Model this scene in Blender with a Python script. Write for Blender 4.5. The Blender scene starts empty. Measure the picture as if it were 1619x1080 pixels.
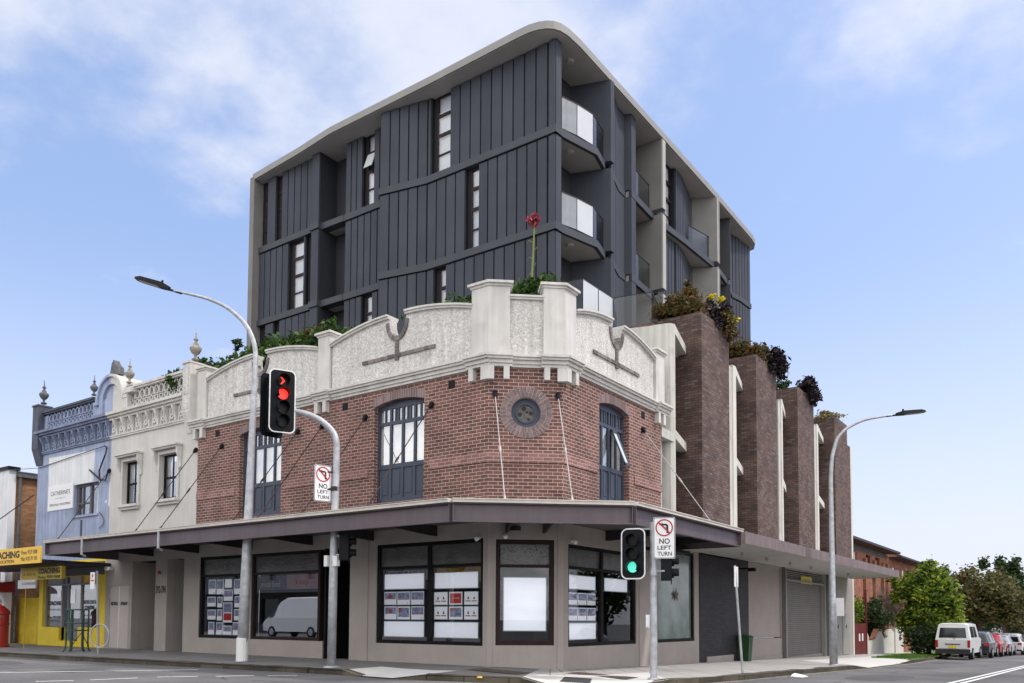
import bpy, math, random
from mathutils import Vector, Matrix
R = math.radians
random.seed(7)
scene = bpy.context.scene
# ------------------------------------------------------------------ camera
cam = bpy.data.objects.new('camera', bpy.data.cameras.new('camera'))
scene.collection.objects.link(cam)
yaw, pitch, roll = 0.619594, 0.0532928, 0.00533252
f_ = Vector((-math.sin(yaw)*math.cos(pitch), math.cos(yaw)*math.cos(pitch), math.sin(pitch)))
r_ = Vector((math.cos(yaw), math.sin(yaw), 0)); u_ = r_.cross(f_)
r2 = r_*math.cos(roll)+u_*math.sin(roll); u2 = u_*math.cos(roll)-r_*math.sin(roll)
m3 = Matrix((r2, u2, -f_)).transposed()
cam.matrix_world = Matrix.Translation((11.728, -15.436, 1.204)) @ m3.to_4x4()
cam.data.sensor_width = 36; cam.data.lens = 1294.2/1619*36
cam.data.shift_x = 0; cam.data.shift_y = (909.03-540)/1619
cam.data.clip_start = 0.2; cam.data.clip_end = 2000
scene.camera = cam
# ------------------------------------------------------------------ light, sky, exposure
SUN = Vector((0.62, 0.36, 1.0)).normalized()          # direction towards the sun
elev = math.asin(SUN.z); az = math.atan2(SUN.x, SUN.y)
world = bpy.data.worlds.new('World'); scene.world = world; world.use_nodes = True
nt = world.node_tree; nt.nodes.clear()
def N(t, **k):
    n = nt.nodes.new(t)
    for a, b in k.items(): setattr(n, a, b)
    return n
L = lambda a, b: nt.links.new(a, b)
sky = N('ShaderNodeTexSky', sky_type='NISHITA', sun_disc=False, sun_elevation=elev, sun_rotation=az)
sky.air_density = 1.0; sky.dust_density = 1.6; sky.ozone_density = 2.0
tc = N('ShaderNodeTexCoord'); sep = N('ShaderNodeSeparateXYZ'); L(tc.outputs['Generated'], sep.inputs[0])
zz = N('ShaderNodeMath', operation='MAXIMUM'); L(sep.outputs['Z'], zz.inputs[0]); zz.inputs[1].default_value = 0.0
zp = N('ShaderNodeMath', operation='ADD'); L(zz.outputs[0], zp.inputs[0]); zp.inputs[1].default_value = 0.22
dv = N('ShaderNodeVectorMath', operation='DIVIDE'); L(tc.outputs['Generated'], dv.inputs[0])
cmb = N('ShaderNodeCombineXYZ'); [L(zp.outputs[0], cmb.inputs[i]) for i in range(3)]; L(cmb.outputs[0], dv.inputs[1])
mp = N('ShaderNodeMapping'); L(dv.outputs[0], mp.inputs[0]); mp.inputs['Scale'].default_value = (1, 1, 0.35); mp.inputs['Location'].default_value = (3.3, 2.2, 1.0)
nz = N('ShaderNodeTexNoise'); nz.inputs['Scale'].default_value = 1.9; nz.inputs['Detail'].default_value = 8; nz.inputs['Roughness'].default_value = 0.56
L(mp.outputs[0], nz.inputs['Vector'])
rp = N('ShaderNodeMapRange'); zt = N('ShaderNodeMapRange'); L(sep.outputs['Z'], zt.inputs['Value']); zt.interpolation_type = 'SMOOTHSTEP'; zt.inputs['From Min'].default_value = 0.30; zt.inputs['From Max'].default_value = 0.62; zt.inputs['To Max'].default_value = 0.10
na = N('ShaderNodeMath', operation='ADD'); L(nz.outputs['Fac'], na.inputs[0]); L(zt.outputs[0], na.inputs[1]); L(na.outputs[0], rp.inputs['Value']); rp.interpolation_type = 'SMOOTHSTEP'
rp.inputs['From Min'].default_value = 0.54; rp.inputs['From Max'].default_value = 0.74; rp.inputs['To Max'].default_value = 0.82
hz = N('ShaderNodeMapRange'); L(sep.outputs['Z'], hz.inputs['Value']); hz.interpolation_type = 'SMOOTHSTEP'
hz.inputs['From Min'].default_value = 0.02; hz.inputs['From Max'].default_value = 0.42; hz.inputs['To Min'].default_value = 0.72; hz.inputs['To Max'].default_value = 0.0
mxf = N('ShaderNodeMath', operation='MAXIMUM'); L(rp.outputs[0], mxf.inputs[0]); L(hz.outputs[0], mxf.inputs[1])
tint = N('ShaderNodeMix', data_type='RGBA', blend_type='MULTIPLY'); tint.inputs['Factor'].default_value = 1
L(sky.outputs[0], tint.inputs['A']); tint.inputs['B'].default_value = (1.16, 1.02, 1.02, 1)
ad = N('ShaderNodeMix', data_type='RGBA', blend_type='ADD'); ad.inputs['Factor'].default_value = 1
L(tint.outputs['Result'], ad.inputs['A']); ad.inputs['B'].default_value = (1.75, 2.55, 4.25, 1)
mix = N('ShaderNodeMix', data_type='RGBA'); L(mxf.outputs[0], mix.inputs['Factor']); L(ad.outputs['Result'], mix.inputs['A'])
mix.inputs['B'].default_value = (7.7, 7.9, 8.8, 1)
# unseen bright cloud bank, added to the sky behind the viewer to light the fronts
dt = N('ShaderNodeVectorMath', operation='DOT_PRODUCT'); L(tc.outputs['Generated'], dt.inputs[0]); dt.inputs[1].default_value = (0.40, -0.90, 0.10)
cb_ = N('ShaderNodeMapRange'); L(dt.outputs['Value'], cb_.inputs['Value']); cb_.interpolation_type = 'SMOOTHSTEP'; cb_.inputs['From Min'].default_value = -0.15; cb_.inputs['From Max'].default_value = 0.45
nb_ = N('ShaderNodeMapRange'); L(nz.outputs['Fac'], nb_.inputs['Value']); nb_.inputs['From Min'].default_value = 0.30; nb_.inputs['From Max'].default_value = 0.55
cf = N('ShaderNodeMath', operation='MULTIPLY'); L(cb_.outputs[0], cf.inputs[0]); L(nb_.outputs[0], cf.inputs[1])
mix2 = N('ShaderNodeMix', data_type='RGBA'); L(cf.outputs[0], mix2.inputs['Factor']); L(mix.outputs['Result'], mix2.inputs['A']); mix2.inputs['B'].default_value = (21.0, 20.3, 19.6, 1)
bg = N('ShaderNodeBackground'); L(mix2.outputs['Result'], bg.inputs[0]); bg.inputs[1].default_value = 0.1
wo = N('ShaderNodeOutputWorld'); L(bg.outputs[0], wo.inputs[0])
sun = bpy.data.objects.new('sun', bpy.data.lights.new('sun', 'SUN')); scene.collection.objects.link(sun)
sun.data.energy = 2.0; sun.data.angle = R(3.0); sun.data.color = (1.0, 0.94, 0.86)
sun.rotation_euler = SUN.to_track_quat('Z', 'Y').to_euler(); sun.location = (20, 10, 40)
scene.view_settings.view_transform = 'Standard'; scene.view_settings.look = 'None'
scene.view_settings.gamma = 1; scene.view_settings.exposure = 0.23
scene.cycles.max_bounces = 6; scene.cycles.transparent_max_bounces = 24

# ------------------------------------------------------------------ materials
MATS = {}
def mat(name, col, rough=0.7, metal=0.0, var=0.12, vs=1.5, bump=0.0, bs=40, streak=0.0, spec=0.4, emit=None, es=1.0, fine=0.0, coat=0.0, fs=60, island=0.0, spots=0.0):
    m = bpy.data.materials.new(name); m.use_nodes = True; t = m.node_tree; n = t.nodes; l = t.links
    p = n['Principled BSDF']; p.inputs['Roughness'].default_value = rough; p.inputs['Metallic'].default_value = metal
    p.inputs['Specular IOR Level'].default_value = spec; p.inputs['Coat Weight'].default_value = coat
    g = n.new('ShaderNodeNewGeometry')
    cur = None
    def scaled(src, lo, hi):
        mr = n.new('ShaderNodeMapRange'); l.new(src, mr.inputs['Value']); mr.inputs['From Min'].default_value = 0.3; mr.inputs['From Max'].default_value = 0.7
        mr.inputs['To Min'].default_value = lo; mr.inputs['To Max'].default_value = hi; return mr.outputs[0]
    def noise(scale, detail=4, vec=None):
        q = n.new('ShaderNodeTexNoise'); q.inputs['Scale'].default_value = scale; q.inputs['Detail'].default_value = detail
        l.new(vec if vec else g.outputs['Position'], q.inputs['Vector']); return q.outputs['Fac']
    fac = scaled(noise(vs), 1-var, 1+var)
    if streak:
        mpn = n.new('ShaderNodeMapping'); mpn.inputs['Scale'].default_value = (7, 7, 0.5); l.new(g.outputs['Position'], mpn.inputs[0])
        s2 = scaled(noise(1.0, 5, mpn.outputs[0]), 1-streak, 1+streak*0.4)
        mm = n.new('ShaderNodeMath'); mm.operation = 'MULTIPLY'; l.new(fac, mm.inputs[0]); l.new(s2, mm.inputs[1]); fac = mm.outputs[0]
    if fine:
        s2 = scaled(noise(fs, 2), 1-fine, 1+fine)
        mm = n.new('ShaderNodeMath'); mm.operation = 'MULTIPLY'; l.new(fac, mm.inputs[0]); l.new(s2, mm.inputs[1]); fac = mm.outputs[0]
    if spots:
        sn = noise(2.2, 8); mr = n.new('ShaderNodeMapRange'); l.new(sn, mr.inputs['Value']); mr.inputs['From Min'].default_value = 0.56; mr.inputs['From Max'].default_value = 0.68
        mr.inputs['To Min'].default_value = 1; mr.inputs['To Max'].default_value = 1-spots; mm = n.new('ShaderNodeMath'); mm.operation = 'MULTIPLY'; l.new(fac, mm.inputs[0]); l.new(mr.outputs[0], mm.inputs[1]); fac = mm.outputs[0]
    if island:
        mr = n.new('ShaderNodeMapRange'); l.new(g.outputs['Random Per Island'], mr.inputs['Value']); mr.inputs['To Min'].default_value = 1-island; mr.inputs['To Max'].default_value = 1+island
        mm = n.new('ShaderNodeMath'); mm.operation = 'MULTIPLY'; l.new(fac, mm.inputs[0]); l.new(mr.outputs[0], mm.inputs[1]); fac = mm.outputs[0]
    vm = n.new('ShaderNodeVectorMath'); vm.operation = 'SCALE'; vm.inputs[0].default_value = col[:3]; l.new(fac, vm.inputs['Scale'])
    l.new(vm.outputs[0], p.inputs['Base Color'])
    if bump:
        b = n.new('ShaderNodeBump'); b.inputs['Strength'].default_value = bump; b.inputs['Distance'].default_value = 0.03
        l.new(noise(bs, 3), b.inputs['Height']); l.new(b.outputs[0], p.inputs['Normal'])
    if emit:
        p.inputs['Emission Color'].default_value = (*emit, 1); p.inputs['Emission Strength'].default_value = es
    MATS[name] = m; return m
def brick(name, c1, c2, mortar, w=0.24, h=0.086, mo=0.009, tone=0.18, bump=0.35, extra=None, rough=0.8):
    m = bpy.data.materials.new(name); m.use_nodes = True; t = m.node_tree; n = t.nodes; l = t.links
    p = n['Principled BSDF']; p.inputs['Roughness'].default_value = rough; p.inputs['Specular IOR Level'].default_value = 0.3
    uv = n.new('ShaderNodeUVMap'); b = n.new('ShaderNodeTexBrick'); l.new(uv.outputs[0], b.inputs['Vector'])
    b.inputs['Scale'].default_value = 1; b.inputs['Brick Width'].default_value = w; b.inputs['Row Height'].default_value = h
    b.inputs['Mortar Size'].default_value = mo/2; b.inputs['Mortar Smooth'].default_value = 0.1; b.inputs['Bias'].default_value = 0
    b.inputs['Color1'].default_value = (*c1, 1); b.inputs['Color2'].default_value = (*c2, 1); b.inputs['Mortar'].default_value = (*mortar, 1)
    g = n.new('ShaderNodeNewGeometry'); nz = n.new('ShaderNodeTexNoise'); nz.inputs['Scale'].default_value = 1.3; nz.inputs['Detail'].default_value = 6
    l.new(g.outputs['Position'], nz.inputs['Vector'])
    mr = n.new('ShaderNodeMapRange'); l.new(nz.outputs['Fac'], mr.inputs['Value']); mr.inputs['From Min'].default_value = 0.3; mr.inputs['From Max'].default_value = 0.7
    mr.inputs['To Min'].default_value = 1-tone; mr.inputs['To Max'].default_value = 1+tone
    vm = n.new('ShaderNodeVectorMath'); vm.operation = 'SCALE'; l.new(b.outputs['Color'], vm.inputs[0]); l.new(mr.outputs[0], vm.inputs['Scale'])
    out = vm.outputs[0]
    if extra:      # a second, offset brick field picks out odd paler bricks
        b2 = n.new('ShaderNodeTexBrick'); l.new(uv.outputs[0], b2.inputs['Vector']); b2.inputs['Scale'].default_value = 1
        b2.inputs['Brick Width'].default_value = w; b2.inputs['Row Height'].default_value = h; b2.inputs['Mortar Size'].default_value = 0
        b2.inputs['Color1'].default_value = (0, 0, 0, 1); b2.inputs['Color2'].default_value = (1, 1, 1, 1)
        mr2 = n.new('ShaderNodeMapRange'); l.new(b2.outputs['Color'], mr2.inputs['Value']); mr2.inputs['From Min'].default_value = 0.72; mr2.inputs['From Max'].default_value = 0.95
        mr2.inputs['To Max'].default_value = 0.42
        mm = n.new('ShaderNodeMath'); mm.operation = 'MULTIPLY'; l.new(mr2.outputs[0], mm.inputs[0]); inv = n.new('ShaderNodeMath'); inv.operation = 'SUBTRACT'
        inv.inputs[0].default_value = 1; l.new(b.outputs['Fac'], inv.inputs[1]); l.new(inv.outputs[0], mm.inputs[1])
        mx = n.new('ShaderNodeMix'); mx.data_type = 'RGBA'; l.new(mm.outputs[0], mx.inputs['Factor']); l.new(out, mx.inputs['A']); mx.inputs['B'].default_value = (*extra, 1)
        out = mx.outputs['Result']
    l.new(out, p.inputs['Base Color'])
    bp = n.new('ShaderNodeBump'); bp.inputs['Strength'].default_value = bump; bp.inputs['Distance'].default_value = 0.01; bp.invert = True
    l.new(b.outputs['Fac'], bp.inputs['Height']); l.new(bp.outputs[0], p.inputs['Normal'])
    MATS[name] = m; return m
def glassmat(name, tint=(0.75, 0.8, 0.8), refl=0.10, rough=0.0, fres=1.45):
    m = bpy.data.materials.new(name); m.use_nodes = True; t = m.node_tree; n = t.nodes; l = t.links; n.clear()
    o = n.new('ShaderNodeOutputMaterial'); tr = n.new('ShaderNodeBsdfTransparent'); tr.inputs[0].default_value = (*tint, 1)
    gl = n.new('ShaderNodeBsdfGlossy'); gl.inputs['Roughness'].default_value = rough; gl.inputs[0].default_value = (0.95, 0.97, 1, 1)
    fr = n.new('ShaderNodeFresnel'); fr.inputs[0].default_value = fres
    a = n.new('ShaderNodeMath'); a.operation = 'ADD'; a.use_clamp = True; l.new(fr.outputs[0], a.inputs[0]); a.inputs[1].default_value = refl
    mx = n.new('ShaderNodeMixShader'); l.new(a.outputs[0], mx.inputs[0]); l.new(tr.outputs[0], mx.inputs[1]); l.new(gl.outputs[0], mx.inputs[2]); l.new(mx.outputs[0], o.inputs[0])
    MATS[name] = m; return m
def leafmat(name, cols, trans=0.3):
    m = bpy.data.materials.new(name); m.use_nodes = True; t = m.node_tree; n = t.nodes; l = t.links
    p = n['Principled BSDF']; p.inputs['Roughness'].default_value = 0.55; p.inputs['Specular IOR Level'].default_value = 0.3
    g = n.new('ShaderNodeNewGeometry'); cr = n.new('ShaderNodeValToRGB'); l.new(g.outputs['Random Per Island'], cr.inputs[0])
    e = cr.color_ramp.elements
    while len(e) < len(cols): e.new(0.5)
    for i, c in enumerate(cols): e[i].position = i/(len(cols)-1); e[i].color = (*c, 1)
    l.new(cr.outputs[0], p.inputs['Base Color'])
    tl = n.new('ShaderNodeBsdfTranslucent'); l.new(cr.outputs[0], tl.inputs[0]); mx = n.new('ShaderNodeMixShader'); mx.inputs[0].default_value = trans
    l.new(p.outputs[0], mx.inputs[1]); l.new(tl.outputs[0], mx.inputs[2]); l.new(mx.outputs[0], n['Material Output'].inputs[0])
    MATS[name] = m; return m

brick('brick_red', (0.205, 0.096, 0.076), (0.108, 0.052, 0.045), (0.52, 0.43, 0.38), mo=0.012, tone=0.22)
mat('header_brick', (0.205, 0.145, 0.145), 0.85, var=0.1, island=0.28)
mat('motif_brick', (0.17, 0.148, 0.145), 0.85, var=0.1, island=0.4)
mat('frosted_screen', (0.55, 0.57, 0.58), 0.25, var=0.04, spec=0.6)
mat('frosted_dim', (0.25, 0.27, 0.28), 0.25, var=0.10, vs=3, streak=0.15, spec=0.6)
brick('brick_stripe', (0.29, 0.155, 0.135), (0.18, 0.09, 0.078), (0.50, 0.39, 0.35), mo=0.012)
brick('brick_header', (0.30, 0.19, 0.20), (0.19, 0.11, 0.12), (0.60, 0.52, 0.48), w=0.30, h=0.0875, mo=0.011)
brick('brick_pier', (0.155, 0.098, 0.078), (0.062, 0.046, 0.045), (0.016, 0.014, 0.015), w=0.25, h=0.086, mo=0.010, tone=0.3, extra=(0.30, 0.235, 0.215))
brick('brick_black', (0.040, 0.037, 0.044), (0.026, 0.024, 0.029), (0.009, 0.009, 0.010), tone=0.15, rough=0.6)
brick('brick_brown', (0.36, 0.19, 0.09), (0.24, 0.12, 0.06), (0.22, 0.14, 0.09), tone=0.25)
brick('brick_orange', (0.34, 0.14, 0.08), (0.20, 0.08, 0.05), (0.25, 0.15, 0.11), tone=0.3)
brick('tile_roof', (0.17, 0.085, 0.06), (0.11, 0.06, 0.05), (0.05, 0.035, 0.03), w=0.25, h=0.3, mo=0.02, tone=0.3)
brick('kerb_stone', (0.105, 0.088, 0.062), (0.055, 0.046, 0.034), (0.03, 0.028, 0.022), w=1.05, h=0.6, mo=0.03, tone=0.45)
brick('yellow_brick', (0.63, 0.46, 0.035), (0.58, 0.42, 0.03), (0.46, 0.33, 0.03), mo=0.006, tone=0.15)
brick('shutter_slats', (0.185, 0.163, 0.152), (0.165, 0.146, 0.137), (0.05, 0.045, 0.042), w=50, h=0.085, mo=0.014, tone=0.1, rough=0.5)
mat('roughcast', (0.60, 0.585, 0.55), 0.9, var=0.08, vs=0.9, bump=1.0, bs=20, fine=0.24, fs=22, streak=0.16, spots=0.16)
mat('cream_trim', (0.60, 0.585, 0.55), 0.75, var=0.08, streak=0.14, spots=0.10)
mat('cream_wall', (0.57, 0.55, 0.515), 0.8, var=0.06, streak=0.08, bump=0.08)
mat('cream_white', (0.62, 0.605, 0.55), 0.75, var=0.06, streak=0.10)
mat('blue_paint', (0.33, 0.385, 0.53), 0.75, var=0.14, vs=1.2, streak=0.26, spots=0.12)
mat('blue_dark', (0.19, 0.225, 0.33), 0.75, var=0.2, streak=0.2)
mat('blue_grey', (0.075, 0.088, 0.12), 0.7, var=0.2, streak=0.2)
mat('patch_white', (0.72, 0.73, 0.74), 0.8, var=0.06, streak=0.12)
mat('taupe_render', (0.375, 0.337, 0.310), 0.9, var=0.07, vs=1.2, bump=0.35, bs=45, fine=0.08, streak=0.03)
mat('door_cream', (0.50, 0.45, 0.42), 0.7, var=0.05)
mat('taupe_dark', (0.075, 0.068, 0.070), 0.8, var=0.1)
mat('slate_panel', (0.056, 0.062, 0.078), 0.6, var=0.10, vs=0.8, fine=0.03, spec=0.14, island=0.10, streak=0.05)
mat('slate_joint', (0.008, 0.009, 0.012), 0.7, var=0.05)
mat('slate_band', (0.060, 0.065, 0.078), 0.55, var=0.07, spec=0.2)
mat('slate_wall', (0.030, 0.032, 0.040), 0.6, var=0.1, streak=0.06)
mat('soffit', (0.42, 0.405, 0.38), 0.85, var=0.07)
mat('roof_fascia', (0.27, 0.265, 0.25), 0.6, var=0.05, streak=0.04)
mat('concrete_fin', (0.20, 0.195, 0.185), 0.85, var=0.08, bump=0.15, fine=0.05)
mat('concrete_edge', (0.40, 0.39, 0.365), 0.8, var=0.06)
mat('precast', (0.54, 0.53, 0.485), 0.8, var=0.07, vs=1.0, streak=0.20, fine=0.05, spots=0.15)
mat('rust_stain', (0.13, 0.075, 0.06), 0.8, var=0.4, vs=6)
mat('navy_frame', (0.050, 0.062, 0.092), 0.5, var=0.08)
mat('black_frame', (0.010, 0.009, 0.010), 0.5, var=0.1, spec=0.12)
mat('maroon_frame', (0.026, 0.013, 0.014), 0.5, var=0.1, spec=0.15)
mat('dark_void', (0.012, 0.012, 0.014), 0.9)
mat('interior', (0.028, 0.029, 0.032), 0.9, var=0.2)
mat('curtain', (0.86, 0.88, 0.88), 0.9, var=0.06, vs=2, streak=0.06, emit=(0.8, 0.86, 0.9), es=0.0)
mat('steel_purple', (0.108, 0.082, 0.096), 0.45, var=0.12, streak=0.14, spec=0.5)
mat('steel_dark', (0.035, 0.030, 0.034), 0.5, var=0.1, spec=0.15)
mat('awning_deck', (0.085, 0.078, 0.078), 0.6, var=0.1)
mat('gutter_cream', (0.60, 0.56, 0.50), 0.6, var=0.1, streak=0.1)
mat('purple_box', (0.20, 0.155, 0.155), 0.6, var=0.12, streak=0.18)
mat('galvanised', (0.42, 0.435, 0.46), 0.5, metal=0.35, var=0.22, vs=7, fine=0.06)
mat('white_paint', (0.74, 0.74, 0.72), 0.5, var=0.05)
mat('grey_paint', (0.30, 0.29, 0.28), 0.6, var=0.08)
mat('black_plastic', (0.006, 0.007, 0.010), 0.5, var=0.1, spec=0.15)
mat('lamp_body', (0.014, 0.015, 0.015), 0.6, var=0.1, spec=0.12)
mat('lens_red', (0.5, 0.02, 0.02), 0.3, emit=(1.0, 0.035, 0.02), es=1.2)
mat('lens_glow', (0.6, 0.02, 0.02), 0.3, emit=(1.0, 0.03, 0.02), es=0.35)
mat('lens_green', (0.1, 0.5, 0.42), 0.3, emit=(0.10, 0.85, 0.62), es=0.75)
mat('lens_off', (0.008, 0.009, 0.010), 0.35, spec=0.2)
mat('sign_white', (0.78, 0.78, 0.79), 0.5, var=0.02)
mat('sign_red', (0.42, 0.012, 0.018), 0.5, var=0.05)
mat('sign_black', (0.012, 0.012, 0.013), 0.5)
mat('sign_yellow', (0.80, 0.50, 0.06), 0.5, var=0.05)
mat('sign_lime', (0.62, 0.60, 0.06), 0.5, var=0.05)
mat('sign_grey', (0.45, 0.44, 0.45), 0.6, var=0.05)
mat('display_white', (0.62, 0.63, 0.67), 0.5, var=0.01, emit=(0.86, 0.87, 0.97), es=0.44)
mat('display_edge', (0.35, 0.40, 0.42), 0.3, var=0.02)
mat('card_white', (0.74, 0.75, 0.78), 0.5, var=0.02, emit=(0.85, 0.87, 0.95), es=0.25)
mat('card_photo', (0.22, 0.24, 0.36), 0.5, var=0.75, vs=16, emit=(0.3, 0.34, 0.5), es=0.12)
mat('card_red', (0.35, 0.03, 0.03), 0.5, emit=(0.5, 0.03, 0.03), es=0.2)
mat('card_dark', (0.04, 0.03, 0.05), 0.5)
mat('banner_blue', (0.10, 0.14, 0.19), 0.6, var=0.5, vs=14)
mat('banner_pink', (0.55, 0.36, 0.42), 0.6, var=0.1)
mat('yellow_paint', (0.78, 0.58, 0.025), 0.6, var=0.06, streak=0.06)
mat('mustard_dim', (0.40, 0.29, 0.03), 0.6, var=0.1)
mat('post_red', (0.30, 0.018, 0.014), 0.4, var=0.12, coat=0.2)
mat('green_metal', (0.030, 0.075, 0.070), 0.4, var=0.1)
mat('bin_green', (0.012, 0.055, 0.018), 0.5, var=0.1)
mat('lead_urn', (0.11, 0.115, 0.12), 0.7, var=0.3, vs=9)
mat('stone_urn', (0.30, 0.27, 0.23), 0.8, var=0.45, vs=9)
mat('cable_black', (0.012, 0.012, 0.014), 0.6)
mat('cable_grey', (0.10, 0.10, 0.11), 0.6)
mat('rod_grey', (0.42, 0.40, 0.39), 0.6, var=0.2, vs=8)
mat('rod_rust', (0.050, 0.034, 0.034), 0.6, spec=0.2, var=0.4, vs=8)
mat('asphalt', (0.150, 0.148, 0.150), 0.9, spec=0.22, var=0.30, vs=0.28, bump=0.35, bs=90, fine=0.14)
mat('footpath_asphalt', (0.195, 0.187, 0.182), 0.85, var=0.18, vs=0.7, bump=0.3, bs=70, fine=0.12)
mat('footpath_concrete', (0.40, 0.39, 0.37), 0.85, var=0.10, vs=0.8, bump=0.2, bs=60, fine=0.07)
mat('ramp_concrete', (0.62, 0.61, 0.58), 0.8, var=0.06, fine=0.05)
mat('moss_edge', (0.11, 0.10, 0.07), 0.95, var=0.5, vs=6)
mat('line_paint', (0.80, 0.80, 0.78), 0.7, var=0.10, vs=12, fine=0.12)
mat('asphalt_patch', (0.118, 0.117, 0.120), 0.92, spec=0.12, var=0.15, bump=0.3, bs=90, fine=0.12)
mat('asphalt_pale', (0.185, 0.182, 0.182), 0.92, spec=0.12, var=0.15, bump=0.3, bs=90, fine=0.12)
mat('gutter_dust', (0.20, 0.19, 0.17), 0.95, var=0.45, vs=3, fine=0.2)
mat('tactile', (0.05, 0.05, 0.055), 0.8, var=0.1)
mat('iron_cover', (0.09, 0.07, 0.06), 0.7, var=0.4, vs=8)
mat('grass_green', (0.10, 0.19, 0.03), 0.9, var=0.3, vs=5)
mat('soil', (0.07, 0.05, 0.035), 0.9)
mat('bark', (0.075, 0.055, 0.042), 0.9, var=0.3, vs=8, bump=0.5, bs=20)
mat('twig', (0.20, 0.15, 0.13), 0.9, var=0.3)
mat('car_white', (0.72, 0.72, 0.71), 0.3, var=0.02, coat=0.5)
mat('car_dark', (0.035, 0.038, 0.045), 0.25, var=0.03, coat=0.6)
mat('car_silver', (0.40, 0.41, 0.43), 0.3, metal=0.5, var=0.03, coat=0.5)
mat('car_red', (0.32, 0.012, 0.015), 0.25, var=0.03, coat=0.6)
mat('car_glass', (0.012, 0.016, 0.020), 0.06, var=0.05, spec=0.5)
mat('tyre', (0.012, 0.012, 0.012), 0.8)
mat('rim', (0.42, 0.43, 0.45), 0.3, metal=0.7)
mat('bumper_dark', (0.025, 0.025, 0.028), 0.6)
mat('tail_red', (0.33, 0.018, 0.018), 0.2)
mat('plate_yellow', (0.70, 0.55, 0.05), 0.5, var=0.25, vs=20)
mat('terrace_stone', (0.12, 0.115, 0.11), 0.9, var=0.15)
glassmat('shop_glass', (0.88, 0.90, 0.90), 0.20)
glassmat('window_glass', (0.96, 0.98, 0.98), 0.26)
glassmat('tower_glass', (0.84, 0.86, 0.90), 0.05)
glassmat('mirror_glass', (0.85, 0.87, 0.87), 0.30)
glassmat('window_glass2', (0.88, 0.90, 0.90), 0.045)
glassmat('dark_glass', (0.25, 0.28, 0.30), 0.22)
glassmat('balustrade_glass', (0.74, 0.80, 0.80), 0.0)
mat('frosted_glass', (0.085, 0.088, 0.086), 0.22, var=0.25, vs=2.5, bump=0.5, bs=16, spec=0.7)
mat('milky_glass', (0.60, 0.65, 0.66), 0.12, var=0.05, spec=0.8)
mat('pale_film', (0.16, 0.21, 0.19), 0.12, var=0.35, vs=1.8, spec=0.9)
mat('bronze_grille', (0.11, 0.105, 0.095), 0.5, var=0.3, vs=20, bump=1.0, bs=18)
leafmat('leaf_hedge', [(0.015, 0.038, 0.008), (0.035, 0.08, 0.014), (0.09, 0.16, 0.028)])
leafmat('leaf_yellowgreen', [(0.02, 0.05, 0.012), (0.06, 0.13, 0.02), (0.22, 0.30, 0.03), (0.42, 0.45, 0.05)], 0.4)
leafmat('leaf_brown', [(0.03, 0.045, 0.015), (0.13, 0.085, 0.04), (0.19, 0.16, 0.06), (0.11, 0.13, 0.035), (0.06, 0.09, 0.025)])
leafmat('leaf_dark', [(0.015, 0.032, 0.012), (0.035, 0.065, 0.022), (0.08, 0.12, 0.04)])
leafmat('leaf_rust', [(0.03, 0.045, 0.012), (0.11, 0.055, 0.02), (0.24, 0.12, 0.04), (0.05, 0.075, 0.02), (0.09, 0.11, 0.03)])
leafmat('leaf_purple', [(0.010, 0.007, 0.012), (0.022, 0.014, 0.022), (0.045, 0.028, 0.035)], 0.1)
leafmat('petal_yellow', [(0.65, 0.55, 0.02), (0.8, 0.7, 0.05)])
leafmat('petal_red', [(0.20, 0.02, 0.035), (0.42, 0.07, 0.10), (0.55, 0.2, 0.22)])
leafmat('leaf_dry', [(0.16, 0.13, 0.05), (0.30, 0.26, 0.12)])
leafmat('stem_green', [(0.22, 0.27, 0.07), (0.30, 0.33, 0.10)])

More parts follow.
